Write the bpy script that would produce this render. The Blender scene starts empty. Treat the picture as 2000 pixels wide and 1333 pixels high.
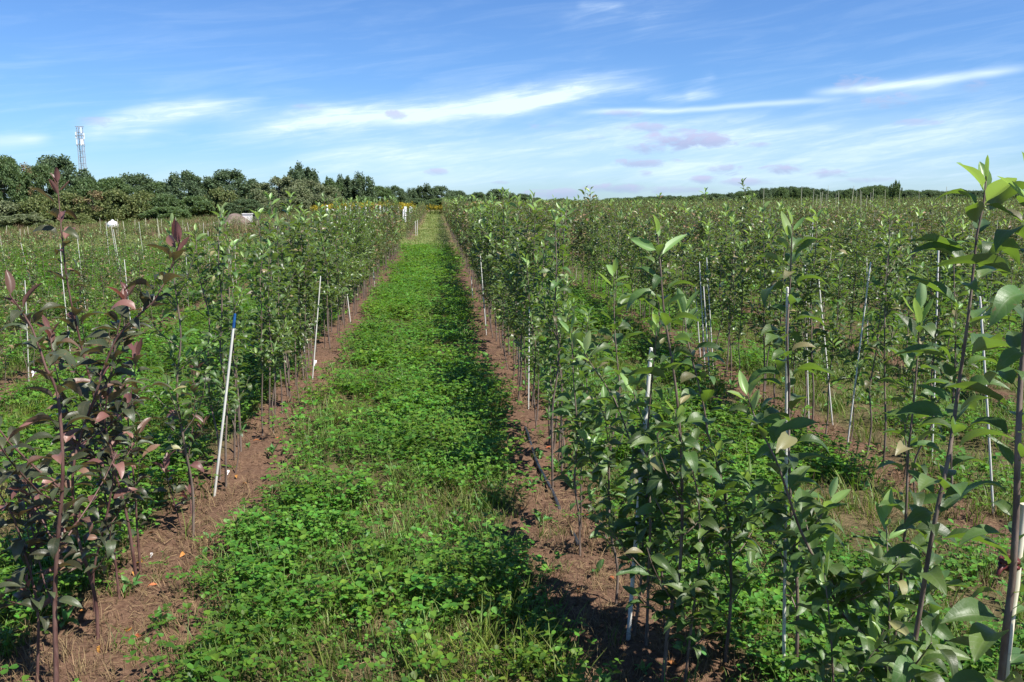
import bpy, math, random
import numpy as np
from mathutils import Matrix, Vector

# ------------------------------------------------------------------ camera, sky, sun, exposure
SC = bpy.context.scene
COL = SC.collection
H, F = 1.65, 1650.0                      # eye height; focal length in pixels of a 2000 px wide frame
YAW, PITCH = math.radians(5.0), math.atan((666.5 - 395.0) / F)
cam_d = bpy.data.cameras.new("camera")
cam_d.sensor_width = 36.0
cam_d.lens = 36.0 * F / 2000.0
cam_d.clip_start, cam_d.clip_end = 0.05, 6000.0
cam = bpy.data.objects.new("camera", cam_d)
COL.objects.link(cam)
cam.location = (0, 0, H)
cam.rotation_euler = (math.pi / 2 - PITCH, 0, -YAW)
SC.camera = cam
CR = np.array(cam.rotation_euler.to_matrix())
CO = np.array([0, 0, H])

SKY_STRENGTH = 0.057
SUN_EL, SUN_AZ = math.radians(56), math.radians(130)   # azimuth clockwise from +Y (to the right and a little behind the camera)
SUN_DIR = Vector((math.sin(SUN_AZ) * math.cos(SUN_EL), math.cos(SUN_AZ) * math.cos(SUN_EL), math.sin(SUN_EL)))
sun_d = bpy.data.lights.new("sun", 'SUN')
sun_d.energy, sun_d.angle, sun_d.color = 5.0, math.radians(0.5), (1.0, 0.955, 0.88)
sun = bpy.data.objects.new("sun", sun_d)
COL.objects.link(sun)
sun.rotation_euler = SUN_DIR.to_track_quat('Z', 'Y').to_euler()
sun.location = (18, -14, 30)

SC.view_settings.view_transform = 'Standard'
SC.view_settings.look = 'None'
SC.view_settings.gamma = 1.0
SC.view_settings.use_curve_mapping = False
SC.view_settings.exposure = 1.0
SC.cycles.max_bounces = 4
SC.cycles.diffuse_bounces = 2
SC.cycles.glossy_bounces = 1
SC.cycles.transmission_bounces = 2
SC.cycles.transparent_max_bounces = 2


def ray(px, py):
    d = CR @ np.array([(px - 1000.0) / F, -(py - 666.5) / F, -1.0])
    return d


def at(px, py, Y):
    """the point on the vertical plane y = Y seen at a pixel of the photograph"""
    d = ray(px, py)
    return CO + d * (Y / d[1])


def azel(px, py):
    d = ray(px, py)
    d = d / np.linalg.norm(d)
    return math.atan2(d[0], d[1]), math.asin(d[2])


class NT:
    """small helper to write node trees"""
    def __init__(self, tree):
        self.t = tree
        tree.nodes.clear()

    def n(self, typ, **kw):
        nd = self.t.nodes.new(typ)
        for k, v in kw.items():
            setattr(nd, k, v)
        return nd

    def put(self, sock, v):
        if hasattr(v, 'is_linked') or isinstance(v, bpy.types.NodeSocket):
            self.t.links.new(v, sock)
        else:
            sock.default_value = v

    def m(self, op, a, b=0.0, c=0.0, clamp=False):
        nd = self.n('ShaderNodeMath', operation=op, use_clamp=clamp)
        self.put(nd.inputs[0], a)
        self.put(nd.inputs[1], b)
        if op in ('MULTIPLY_ADD', 'SMOOTH_MIN', 'SMOOTH_MAX', 'WRAP', 'COMPARE'):
            self.put(nd.inputs[2], c)
        return nd.outputs[0]

    def ss(self, v, lo, hi, a=0.0, b=1.0):
        nd = self.n('ShaderNodeMapRange', interpolation_type='SMOOTHSTEP')
        self.put(nd.inputs[0], v)
        for i, x in enumerate((lo, hi, a, b)):
            self.put(nd.inputs[i + 1], x)
        return nd.outputs[0]

    def mix(self, f, a, b, blend='MIX'):
        nd = self.n('ShaderNodeMix', data_type='RGBA', blend_type=blend)
        self.put(nd.inputs[0], f)
        self.put(nd.inputs[6], a)
        self.put(nd.inputs[7], b)
        return nd.outputs[2]

    def noise(self, vec, scale, detail=4.0, rough=0.55, dist=0.0, out=0):
        nd = self.n('ShaderNodeTexNoise')
        if vec is not None:
            self.put(nd.inputs['Vector'], vec)
        nd.inputs['Scale'].default_value = scale
        nd.inputs['Detail'].default_value = detail
        nd.inputs['Roughness'].default_value = rough
        nd.inputs['Distortion'].default_value = dist
        return nd.outputs[out]

    def xyz(self, x, y, z=0.0):
        nd = self.n('ShaderNodeCombineXYZ')
        self.put(nd.inputs[0], x)
        self.put(nd.inputs[1], y)
        self.put(nd.inputs[2], z)
        return nd.outputs[0]


def make_world():
    w = bpy.data.worlds.new("World")
    SC.world = w
    w.use_nodes = True
    N = NT(w.node_tree)
    sky = N.n('ShaderNodeTexSky', sky_type='NISHITA')
    sky.sun_disc = False
    sky.sun_elevation = SUN_EL
    sky.sun_rotation = SUN_AZ
    sky.altitude, sky.air_density, sky.dust_density, sky.ozone_density = 200.0, 1.0, 0.25, 3.0
    skyc = N.mix(1.0, sky.outputs[0], (.66, .95, 1.36, 1), 'MULTIPLY')   # the camera's deep blue rendering of the sky
    tc = N.n('ShaderNodeTexCoord')
    sep = N.n('ShaderNodeSeparateXYZ')
    N.put(sep.inputs[0], tc.outputs['Generated'])
    u = N.m('ARCTAN2', sep.outputs[0], sep.outputs[1])
    v = N.m('ARCSINE', sep.outputs[2])
    # fibres of the cirrus run along a slope of about 7 degrees, rising to the right
    cs, sn = math.cos(0.13), math.sin(0.13)
    ur = N.m('ADD', N.m('MULTIPLY', u, cs), N.m('MULTIPLY', v, sn))
    vr = N.m('SUBTRACT', N.m('MULTIPLY', v, cs), N.m('MULTIPLY', u, sn))
    fib = N.noise(N.xyz(N.m('MULTIPLY', ur, 6.0), N.m('MULTIPLY', vr, 60.0)), 1.0, 6.0, 0.62, 0.6)
    fine = N.noise(N.xyz(N.m('MULTIPLY', ur, 22.0), N.m('MULTIPLY', vr, 130.0)), 1.0, 5.0, 0.65, 1.0)
    warp = N.noise(N.xyz(N.m('MULTIPLY', u, 7.0), N.m('MULTIPLY', v, 7.0), 3.7), 1.0, 3.0, 0.5)
    puff = N.noise(N.xyz(N.m('MULTIPLY', u, 34.0), N.m('MULTIPLY', v, 80.0), 1.3), 1.0, 7.0, 0.62, 0.5)
    fibc = N.ss(fib, 0.36, 0.66)
    finec = N.ss(fine, 0.34, 0.68)
    grain = N.m('MULTIPLY', N.m('MULTIPLY_ADD', fibc, 0.7, 0.3), N.m('MULTIPLY_ADD', finec, 0.6, 0.4))
    veil = N.m('MULTIPLY', N.m('MULTIPLY', N.ss(fib, 0.42, 0.75), N.ss(v, 0.34, 0.05)), 0.16)
    veil = N.m('ADD', veil, N.ss(v, 0.07, 0.0, 0.0, 0.10))
    total = veil
    # (pixel start, pixel end, half width px, strength, grain share)
    streaks = [
        ((370, 264), (1220, 174), 24, 0.85, 0.75), ((720, 238), (1310, 152), 12, 0.75, 0.6), ((560, 244), (1150, 190), 14, 0.45, 0.5),
        ((500, 238), (900, 214), 24, 0.45, 0.8), ((900, 196), (1330, 150), 26, 0.4, 0.95),
        ((1090, 224), (1700, 190), 5, 0.75, 0.3), ((1250, 194), (1420, 180), 8, 0.4, 0.9),
        ((1560, 186), (2060, 128), 7, 0.85, 0.3), ((1650, 178), (1900, 152), 15, 0.4, 0.7),
        ((130, 256), (470, 204), 17, 0.85, 0.7), ((230, 266), (540, 200), 14, 0.7, 0.8),
        ((-120, 284), (110, 264), 9, 0.75, 0.4), ((520, 318), (1560, 248), 38, 0.65, 0.6),
        ((1280, 290), (2160, 235), 42, 0.65, 0.65), ((700, 352), (1500, 318), 24, 0.38, 0.6),
        ((1200, 350), (2100, 320), 28, 0.38, 0.65), ((250, 345), (900, 300), 22, 0.22, 0.7),
        ((1080, 40), (1340, 10), 18, 0.22, 1.0), ((1120, 10), (1230, 16), 8, 0.28, 0.9),
        ((1220, 60), (1420, -10), 14, 0.15, 1.0), ((1330, 185), (1400, 140), 12, 0.3, 1.0),
    ]
    for (p0, p1, hw, st, gr) in streaks:
        u0, v0 = azel(*p0)
        u1, v1 = azel(*p1)
        L = math.hypot(u1 - u0, v1 - v0)
        cx, cy = (u1 - u0) / L, (v1 - v0) / L
        du, dv = N.m('SUBTRACT', u, u0), N.m('SUBTRACT', v, v0)
        al = N.m('MULTIPLY_ADD', du, cx / L, N.m('MULTIPLY', dv, cy / L))
        wpx = hw / F
        pe = N.m('MULTIPLY_ADD', dv, cx / wpx, N.m('MULTIPLY', du, -cy / wpx))
        pe = N.m('ADD', pe, N.m('MULTIPLY', N.m('SUBTRACT', warp, 0.5), (0.030 if hw > 9 else 0.012) / wpx))
        g = N.m('POWER', 2.718, N.m('MULTIPLY', N.m('MULTIPLY', pe, pe), -1.0))
        ends = N.m('MULTIPLY', N.ss(al, 0.0, 0.2), N.ss(al, 1.0, 0.75))
        tex = N.m('MULTIPLY_ADD', grain, gr, 1.0 - gr)
        s = N.m('MULTIPLY', N.m('MULTIPLY', g, ends), N.m('MULTIPLY', tex, st))
        total = s if total is None else N.m('ADD', total, s)
    cir = N.m('MINIMUM', total, 0.97)
    CW = (7.9, 9.5, 11.2, 1)
    base = N.mix(veil, skyc, CW)
    col = N.mix(cir, skyc, CW)
    # small cumulus puffs, grey-violet with paler tops
    puffs = [(1350, 275, 92, 20, .85), (1270, 289, 44, 12, .6), (1262, 319, 52, 9, .7), (1264, 340, 18, 7, .6), (1420, 331, 32, 10, .7), (1524, 331, 36, 9, .7),
             (1620, 340, 36, 8, .65), (1376, 353, 30, 9, .7), (1200, 368, 70, 10, .6), (1100, 378, 70, 11, .55),
             (1450, 356, 60, 7, .5), (770, 226, 24, 9, .5), (850, 337, 22, 7, .5), (1215, 223, 38, 8, .4),
             (1265, 249, 46, 9, .55), (1060, 250, 34, 9, .3), (1674, 163, 36, 16, .42), (1742, 199, 44, 15, .45),
             (1790, 239, 40, 7, .4), (185, 238, 32, 8, .35), (600, 212, 26, 8, .3), (1160, 270, 28, 7, .3),
             (975, 358, 20, 5, .4), (1905, 168, 22, 12, .25), (1475, 283, 26, 6, .45), (1310, 372, 80, 9, .45), (1700, 352, 50, 6, .35)]
    shade = None
    lit = None
    for (px, py, rx, ry, st) in puffs:
        u0, v0 = azel(px, py)
        rx, ry, st = rx * 1.25, ry * 1.2, min(1.0, st * 1.12)
        a = N.m('MULTIPLY', N.m('SUBTRACT', u, u0), F / rx)
        b = N.m('MULTIPLY', N.m('SUBTRACT', v, v0), F / ry)
        r2 = N.m('MULTIPLY_ADD', a, a, N.m('MULTIPLY', b, b))
        e = N.m('SUBTRACT', N.m('MULTIPLY_ADD', puff, 3.4, -0.85), r2)
        k = N.m('MULTIPLY', N.ss(e, 0.0, 1.1), st)
        l = N.m('MULTIPLY', k, N.ss(N.m('MULTIPLY_ADD', puff, 1.6, b), 0.3, 1.7))
        shade = k if shade is None else N.m('MAXIMUM', shade, k)
        lit = l if lit is None else N.m('MAXIMUM', lit, l)
    col = N.mix(shade, col, (3.9, 4.8, 7.3, 1))
    col = N.mix(N.m('MULTIPLY', lit, 0.75), col, (6.6, 6.5, 8.8, 1))
    region = N.m('MULTIPLY', N.m('COMPARE', u, 0.06, 0.80), N.m('COMPARE', v, 0.16, 0.20))   # where the modelled clouds stand
    mx = N.n('ShaderNodeMixShader')
    N.t.links.new(region, mx.inputs[0])
    for i, c in ((1, base), (2, col)):
        bg = N.n('ShaderNodeBackground')
        N.put(bg.inputs[0], c)
        bg.inputs[1].default_value = SKY_STRENGTH
        N.t.links.new(bg.outputs[0], mx.inputs[i])
    out = N.n('ShaderNodeOutputWorld')
    N.t.links.new(mx.outputs[0], out.inputs[0])
    w.cycles.sampling_method = 'MANUAL'
    w.cycles.sample_map_resolution = 256


make_world()

# ------------------------------------------------------------------ helpers
RNG = np.random.default_rng(7)
TAB = np.random.default_rng(11).random((256, 256))


def vnoise(x, y, s=0):
    x = np.asarray(x, float) + 37.13 * s
    y = np.asarray(y, float) + 91.7 * s
    xi, yi = np.floor(x).astype(int), np.floor(y).astype(int)
    fx, fy = x - xi, y - yi
    fx, fy = fx * fx * (3 - 2 * fx), fy * fy * (3 - 2 * fy)
    a, b = TAB[xi & 255, yi & 255], TAB[(xi + 1) & 255, yi & 255]
    c, d = TAB[xi & 255, (yi + 1) & 255], TAB[(xi + 1) & 255, (yi + 1) & 255]
    return (a * (1 - fx) + b * fx) * (1 - fy) + (c * (1 - fx) + d * fx) * fy


def sstep(a, b, x):
    t = np.clip((np.asarray(x, float) - a) / (b - a), 0, 1)
    return t * t * (3 - 2 * t)


# planting rows: name, x, y from, y to
ROWS_R = [2.78 + 2.04 * k for k in range(36)]
ROWS_L = [-3.8 - 1.4 * k for k in range(20)]


def rowx_r1(y):
    return 0.72 + 0.26 * (1 - sstep(2.0, 3.4, y))


def row_dist(x, y):
    x, y = np.asarray(x, float), np.asarray(y, float)
    d = np.abs(x - rowx_r1(y) + .05) * .9
    kr = np.clip(np.round((x - 2.78) / 2.04), 0, 35)
    d = np.minimum(d, np.abs(x - (2.78 + 2.04 * kr)))
    left_ok = (y < 29.5) | (y > 37)
    dl = np.minimum(np.abs(x + 1.255) * .92, np.abs(x + 3.8 + 1.4 * np.clip(np.round((-3.8 - x) / 1.4), 0, 19)))
    return np.where(left_ok, np.minimum(d, dl), d)


def soil_mask(x, y):
    n = vnoise(np.asarray(x) * 2.3, np.asarray(y) * 2.3, 1) * .6 + vnoise(np.asarray(x) * 7, np.asarray(y) * 7, 2) * .4
    wide = np.where(np.asarray(x) > 1.5, .15, .215 + .05 * sstep(6, 3, y))
    return 1 - sstep(wide - .06, wide + .09, row_dist(x, y) + (n - .5) * .26)


def broad(x, y):
    x, y = np.asarray(x, float), np.asarray(y, float)
    left = np.maximum(-x - 8, 0)
    z = -0.036 * np.minimum(left, 60) * sstep(10, 60, y)
    z = z + 0.42 * sstep(30, 125, y) + 0.45 * sstep(8, 60, x) * sstep(20, 120, y)
    z = z - 3.0 * sstep(140, 420, y)
    return z


def gz(x, y):
    x, y = np.asarray(x, float), np.asarray(y, float)
    z = broad(x, y)
    s = soil_mask(x, y)
    near = 1 - sstep(10, 26, y)
    z = z + near * ((vnoise(x * 1.7, y * 1.7, 3) - .5) * .05 + (vnoise(x * 6, y * 6, 4) - .5) * .028)
    z = z + near * s * ((vnoise(x * 14, y * 14, 5) - .5) * .030 + (vnoise(x * 31, y * 31, 6) - .5) * .016 - .012)
    return z


def ground_hit(px, py):
    d = ray(px, py)
    t = -H / d[2]
    for _ in range(6):
        p = CO + d * t
        t += (p[2] - float(broad(p[0], p[1]))) / -d[2]
    return CO + d * t


def tag(o, label=None, cat=None, group=None, kind=None):
    if label:
        o['label'] = label
    if cat:
        o['category'] = cat
    if group:
        o['group'] = group
    if kind:
        o['kind'] = kind
    return o


def new_mesh(name, verts, faces, mats, mat_idx=None, smooth=True):
    """verts (n,3); faces: list of index arrays, each (m,k) with one k"""
    me = bpy.data.meshes.new(name)
    verts = np.asarray(verts, np.float32)
    fl = [np.asarray(f, np.int32) for f in faces if len(f)]
    me.vertices.add(len(verts))
    me.vertices.foreach_set('co', verts.ravel())
    loops = np.concatenate([f.ravel() for f in fl])
    tot = np.concatenate([np.full(len(f), f.shape[1], np.int32) for f in fl])
    start = np.concatenate([[0], np.cumsum(tot)[:-1]]).astype(np.int32)
    me.loops.add(len(loops))
    me.loops.foreach_set('vertex_index', loops)
    me.polygons.add(len(tot))
    me.polygons.foreach_set('loop_start', start)
    me.polygons.foreach_set('loop_total', tot)
    if mat_idx is not None:
        me.polygons.foreach_set('material_index', np.asarray(mat_idx, np.int32))
    me.polygons.foreach_set('use_smooth', np.full(len(tot), smooth, bool))
    for m in mats:
        me.materials.append(m)
    me.update(calc_edges=True)
    me.validate()
    return me


def link(name, me, parent=None, loc=None):
    o = bpy.data.objects.new(name, me)
    COL.objects.link(o)
    if parent is not None:
        o.parent = parent
    if loc is not None:
        o.location = loc
    return o


def empty(name, loc):
    e = bpy.data.objects.new(name, None)
    COL.objects.link(e)
    e.location = loc
    e.empty_display_size = 0.1
    return e


class Geo:
    """collects triangles and quads with material slots"""
    def __init__(self):
        self.v, self.q, self.t, self.qm, self.tm, self.n = [], [], [], [], [], 0

    def add(self, v, f, m=0):
        v = np.asarray(v, float).reshape(-1, 3)
        f = np.asarray(f, int)
        self.v.append(v)
        if len(f):
            if f.shape[1] == 4:
                self.q.append(f + self.n)
                self.qm.append(np.full(len(f), m))
            else:
                self.t.append(f + self.n)
                self.tm.append(np.full(len(f), m))
        self.n += len(v)

    def many(self, v, f, mats, m=0):
        """v (k,3), f (j,c), mats (n,3,4): n transformed copies"""
        if not len(mats):
            return
        M = np.asarray(mats)
        V = np.einsum('nij,kj->nki', M[:, :, :3], v) + M[:, None, :, 3]
        n, k = len(M), len(v)
        fs = (np.asarray(f)[None] + (np.arange(n) * k)[:, None, None]).reshape(-1, np.asarray(f).shape[1])
        self.add(V.reshape(-1, 3), fs, m)

    def tube(self, pts, r, sides=6, m=0, cap=True):
        pts = np.asarray(pts, float)
        n = len(pts)
        r = np.broadcast_to(np.asarray(r, float), (n,))
        tan = np.gradient(pts, axis=0)
        tan /= np.linalg.norm(tan, axis=1)[:, None] + 1e-12
        ref = np.array([1.0, 0, 0]) if abs(tan[0][0]) < .9 else np.array([0, 1.0, 0])
        a = np.cross(tan, ref)
        a /= np.linalg.norm(a, axis=1)[:, None] + 1e-12
        b = np.cross(tan, a)
        th = np.linspace(0, 2 * np.pi, sides, endpoint=False)
        V = pts[:, None] + r[:, None, None] * (np.cos(th)[None, :, None] * a[:, None] + np.sin(th)[None, :, None] * b[:, None])
        i = np.arange(n - 1)[:, None] * sides
        j = np.arange(sides)[None]
        k = (j + 1) % sides
        f = np.stack([i + j, i + sides + j, i + sides + k, i + k], -1).reshape(-1, 4)
        self.add(V.reshape(-1, 3), f, m)
        if cap:
            base = self.n
            tip = np.concatenate([V[-1], pts[-1:] + tan[-1:] * r[-1] * .4])
            self.add(tip, [[x, (x + 1) % sides, sides] for x in range(sides)], m)

    def box(self, c, s, m=0, R=None):
        v = np.array([[x, y, z] for x in (-.5, .5) for y in (-.5, .5) for z in (-.5, .5)]) * np.asarray(s, float)
        if R is not None:
            v = v @ np.asarray(R).T
        self.add(v + np.asarray(c, float), [[0, 1, 3, 2], [4, 6, 7, 5], [0, 4, 5, 1], [2, 3, 7, 6], [0, 2, 6, 4], [1, 5, 7, 3]], m)

    def mesh(self, name, mats, smooth=True):
        faces, mi = [], []
        if self.q:
            faces.append(np.concatenate(self.q))
            mi.append(np.concatenate(self.qm))
        if self.t:
            faces.append(np.concatenate(self.t))
            mi.append(np.concatenate(self.tm))
        return new_mesh(name, np.concatenate(self.v), faces, mats, np.concatenate(mi), smooth)


def frames(pos, az, elev, roll, scale):
    """(n,3,4) matrices: local +Y points outward (azimuth az, elevation elev), local +Z up, rolled about Y"""
    az, elev, roll, scale = [np.asarray(a, float) for a in (az, elev, roll, scale)]
    y = np.stack([np.cos(az) * np.cos(elev), np.sin(az) * np.cos(elev), np.sin(elev)], -1)
    x = np.stack([np.sin(az), -np.cos(az), np.zeros_like(az)], -1)
    z = np.cross(x, y)
    c, s = np.cos(roll)[:, None], np.sin(roll)[:, None]
    x2, z2 = x * c + z * s, z * c - x * s
    R = np.stack([x2, y, z2], -1) * scale[:, None, None]
    return np.concatenate([R, np.asarray(pos, float)[:, :, None]], -1)


# ------------------------------------------------------------------ materials
def mat_new(name):
    m = bpy.data.materials.new(name)
    m.use_nodes = True
    return m, NT(m.node_tree)


def bsdf(N, col, rough=.6, spec=.4, normal=None):
    b = N.n('ShaderNodeBsdfPrincipled')
    N.put(b.inputs['Base Color'], col)
    N.put(b.inputs['Roughness'], rough)
    b.inputs['Specular IOR Level'].default_value = spec
    if normal is not None:
        N.put(b.inputs['Normal'], normal)
    return b.outputs[0]


def finish(N, sh):
    o = N.n('ShaderNodeOutputMaterial')
    N.t.links.new(sh, o.inputs[0])


def leaf_mat(name, top, under, trans_col, trans=.3, rough=.42, var=.35, hue=.03, spec=.45, alt=None, altp=.0, veins=False, mottle=0.0):
    m, N = mat_new(name)
    geo = N.n('ShaderNodeNewGeometry')
    oi = N.n('ShaderNodeObjectInfo')
    r = N.m('FRACT', N.m('ADD', geo.outputs['Random Per Island'], oi.outputs['Random']))
    r2 = N.m('FRACT', N.m('MULTIPLY', r, 7.31))
    c = N.mix(geo.outputs['Backfacing'], (*top, 1), (*under, 1))
    if alt is not None:
        c = N.mix(N.m('GREATER_THAN', N.m('FRACT', N.m('MULTIPLY', r, 13.7)), 1 - altp), c, (*alt, 1))
    hs = N.n('ShaderNodeHueSaturation')
    N.put(hs.inputs['Hue'], N.m('MULTIPLY_ADD', r2, hue * 2, .5 - hue))
    N.put(hs.inputs['Value'], N.m('MULTIPLY_ADD', r, var * 2, 1 - var))
    N.put(hs.inputs['Color'], c)
    tcn = N.n('ShaderNodeTexCoord')
    blot = N.noise(tcn.outputs['Object'], 60.0, 2.0)
    col = N.mix(N.ss(blot, .35, .75, 0.0, .10 if veins else .25), hs.outputs[0], N.mix(.5, hs.outputs[0], (*under, 1)))
    nrm = None
    if mottle:
        mn = N.noise(geo.outputs['Position'], 1.6, 4.0, .6)
        col = N.mix(N.ss(mn, .38, .66, mottle, 0.0), col, N.mix(1.0, col, (.62, .50, .42, 1), 'MULTIPLY'))
        mn2 = N.noise(geo.outputs['Position'], .55, 3.0, .6)
        col = N.mix(N.ss(mn2, .45, .7, 0.0, mottle), col, N.mix(1.0, col, (1.45, 1.05, .8, 1), 'MULTIPLY'))
    if veins:
        sp_ = N.n('ShaderNodeSeparateXYZ')
        N.put(sp_.inputs[0], tcn.outputs['Object'])
        ax = N.m('ABSOLUTE', sp_.outputs[0])
        wv = N.m('SINE', N.m('MULTIPLY', N.m('MULTIPLY_ADD', ax, -.75, sp_.outputs[1]), 62.0))
        vein = N.m('MAXIMUM', N.ss(wv, .72, .98, 0.0, .55), N.ss(ax, .020, .008))
        col = N.mix(N.m('MULTIPLY', vein, .22), col, (*under, 1))
        sp2 = N.noise(tcn.outputs['Object'], 9.0, 3.0, .6)
        off = N.n('ShaderNodeVectorMath', operation='ADD')
        N.put(off.inputs[0], tcn.outputs['Object'])
        N.put(off.inputs[1], N.xyz(N.m('MULTIPLY', oi.outputs['Random'], 40.0), 0.0))
        spot = N.noise(off.outputs[0], 5.5, 4.0, .65)
        col = N.mix(N.ss(spot, .66, .72, 0.0, .8), col, (.17, .105, .05, 1))
        bp = N.n('ShaderNodeBump')
        bp.inputs['Strength'].default_value = .12
        bp.inputs['Distance'].default_value = .01
        N.put(bp.inputs['Height'], N.m('SUBTRACT', sp2, N.m('MULTIPLY', vein, .5)))
        nrm = bp.outputs[0]
    sh = bsdf(N, col, rough, spec, nrm)
    tr = N.n('ShaderNodeBsdfTranslucent')
    tr.inputs[0].default_value = (*trans_col, 1)
    mx = N.n('ShaderNodeMixShader')
    mx.inputs[0].default_value = trans
    N.t.links.new(sh, mx.inputs[1])
    N.t.links.new(tr.outputs[0], mx.inputs[2])
    finish(N, mx.outputs[0])
    return m


def plain(name, c1, c2, scale=20.0, rough=.7, spec=.3, bump=0.0, stretch=(1, 1, 1), objvar=0.0):
    m, N = mat_new(name)
    tcn = N.n('ShaderNodeTexCoord')
    mp = N.n('ShaderNodeMapping')
    mp.inputs['Scale'].default_value = stretch
    N.put(mp.inputs[0], tcn.outputs['Object'])
    f = N.noise(mp.outputs[0], scale, 5.0, .6)
    c = N.mix(N.ss(f, .3, .7), (*c1, 1), (*c2, 1))
    if objvar:
        oi = N.n('ShaderNodeObjectInfo')
        hs = N.n('ShaderNodeHueSaturation')
        N.put(hs.inputs['Value'], N.m('MULTIPLY_ADD', oi.outputs['Random'], objvar * 2, 1 - objvar))
        N.put(hs.inputs['Color'], c)
        c = hs.outputs[0]
    nrm = None
    if bump:
        bp = N.n('ShaderNodeBump')
        bp.inputs['Strength'].default_value = bump
        bp.inputs['Distance'].default_value = .01
        N.put(bp.inputs['Height'], f)
        nrm = bp.outputs[0]
    finish(N, bsdf(N, c, rough, spec, nrm))
    return m


M = {}
M['apple'] = leaf_mat('apple leaf', (.058, .094, .025), (.175, .192, .105), (.20, .32, .03), .27, .40, .5, .018, .55, alt=(.21, .17, .09), altp=.06)
M['apple_young'] = leaf_mat('young apple leaf', (.19, .30, .09), (.28, .37, .17), (.36, .54, .08), .35, .4, .25, .02)
M['purple'] = leaf_mat('bronze leaf', (.058, .052, .032), (.21, .135, .105), (.22, .13, .04), .22, .36, .45, .03, .5, alt=(.22, .15, .10), altp=.2)
M['purple_young'] = leaf_mat('young bronze leaf', (.13, .06, .05), (.24, .125, .105), (.38, .13, .08), .3, .4, .3, .03)
M['apple_near'] = leaf_mat('near apple leaf', (.050, .092, .021), (.165, .190, .105), (.22, .38, .03), .27, .46, .55, .022, .45, alt=(.17, .15, .07), altp=.06, veins=True)
M['apple_far'] = leaf_mat('far apple leaf', (.050, .072, .022), (.15, .155, .08), (.15, .21, .03), .25, .45, .55, .03, .4, alt=(.19, .125, .065), altp=.27)
M['purple_near'] = leaf_mat('near bronze leaf', (.044, .056, .025), (.15, .118, .085), (.18, .14, .04), .24, .44, .5, .03, .45, alt=(.18, .095, .07), altp=.2, veins=True)
M['bark'] = plain('young bark', (.085, .058, .046), (.20, .155, .125), 40, .65, .3, .3, (1, 1, .25))
M['bark_red'] = plain('reddish young bark', (.070, .030, .026), (.15, .085, .070), 40, .55, .35, .3, (1, 1, .25))
M['stake'] = plain('white fibreglass', (.46, .44, .38), (.78, .77, .73), 9, .45, .4, 0, (1, 1, .1))
M['bamboo'] = plain('bleached bamboo', (.50, .46, .33), (.74, .70, .56), 25, .5, .4, .1, (1, 1, .1))
M['tanstake'] = plain('weathered pale stake', (.36, .35, .24), (.55, .54, .40), 25, .6, .3, .1, (1, 1, .1))
M['blue'] = plain('blue paint', (.010, .06, .20), (.02, .10, .30), 30, .4, .4)
M['tape'] = plain('dark red tape', (.055, .008, .008), (.10, .02, .018), 30, .5, .4)
M['pipe'] = plain('black polythene pipe', (.012, .013, .016), (.035, .038, .045), 15, .38, .5)
M['tagwhite'] = plain('white plastic', (.72, .72, .72), (.82, .82, .82), 20, .4, .4)
M['clover'] = leaf_mat('clover leaf', (.076, .190, .022), (.105, .205, .045), (.20, .42, .02), .28, .5, .5, .025, .3, mottle=.75)
M['grass'] = leaf_mat('grass blade', (.115, .190, .030), (.12, .19, .04), (.17, .34, .02), .28, .5, .5, .025, .3, mottle=.75)
M['straw'] = leaf_mat('dry straw', (.19, .13, .068), (.18, .125, .065), (.30, .2, .1), .1, .7, .4, .015, .2)
M['palegrass'] = leaf_mat('mown grass', (.135, .190, .045), (.15, .19, .06), (.22, .3, .04), .25, .6, .35, .03, .2)
M['weed'] = leaf_mat('broad weed leaf', (.085, .20, .05), (.13, .22, .09), (.2, .4, .04), .28, .5, .35, .02, .3)
M['dryweed'] = leaf_mat('dry weed', (.19, .13, .075), (.19, .13, .08), (.2, .13, .06), .1, .8, .4, .02, .1)
M['gold'] = leaf_mat('goldenrod bloom', (.30, .25, .03), (.28, .24, .03), (.5, .35, .02), .2, .7, .3, .02, .1)
M['goldstem'] = leaf_mat('goldenrod leaf', (.09, .13, .03), (.1, .13, .04), (.15, .2, .03), .2, .7, .3, .02, .1)
M['litter'] = leaf_mat('fallen leaf', (.36, .13, .04), (.3, .14, .06), (.4, .15, .03), .15, .6, .4, .03, .2)
M['crown_a'] = leaf_mat('tree foliage', (.088, .138, .054), (.115, .16, .07), (.17, .26, .06), .34, .55, .45, .02, .25)
M['crown_b'] = leaf_mat('dark tree foliage', (.085, .130, .064), (.11, .15, .08), (.13, .19, .06), .32, .55, .45, .02, .25)
M['crown_c'] = leaf_mat('olive shrub foliage', (.135, .165, .060), (.16, .18, .075), (.2, .25, .06), .32, .6, .4, .03, .2)
M['crown_d'] = leaf_mat('grey green foliage', (.155, .180, .090), (.18, .2, .11), (.18, .23, .09), .32, .55, .4, .02, .25)
M['crown_e'] = leaf_mat('browning foliage', (.17, .135, .065), (.18, .14, .075), (.2, .14, .05), .18, .6, .4, .03, .2)
M['trunk'] = plain('tree bark', (.055, .045, .038), (.13, .11, .095), 6, .8, .2, .5, (1, 1, .3))
M['steel'] = plain('galvanised steel', (.20, .22, .27), (.30, .32, .38), 3, .5, .5)
M['panel'] = plain('white antenna', (.62, .64, .68), (.72, .74, .78), 3, .45, .4)
M['heap'] = plain('topsoil heap', (.10, .075, .062), (.19, .145, .125), 3, .9, .1, .6)
M['clod'] = plain('soil clod', (.070, .042, .028), (.155, .098, .064), 30, .95, .1, .5, objvar=.3)
M['binwhite'] = plain('white plastic bin', (.66, .62, .60), (.78, .77, .76), 3, .5, .4)
M['bindark'] = plain('dark crate', (.03, .035, .04), (.06, .065, .07), 3, .6, .3)


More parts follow.
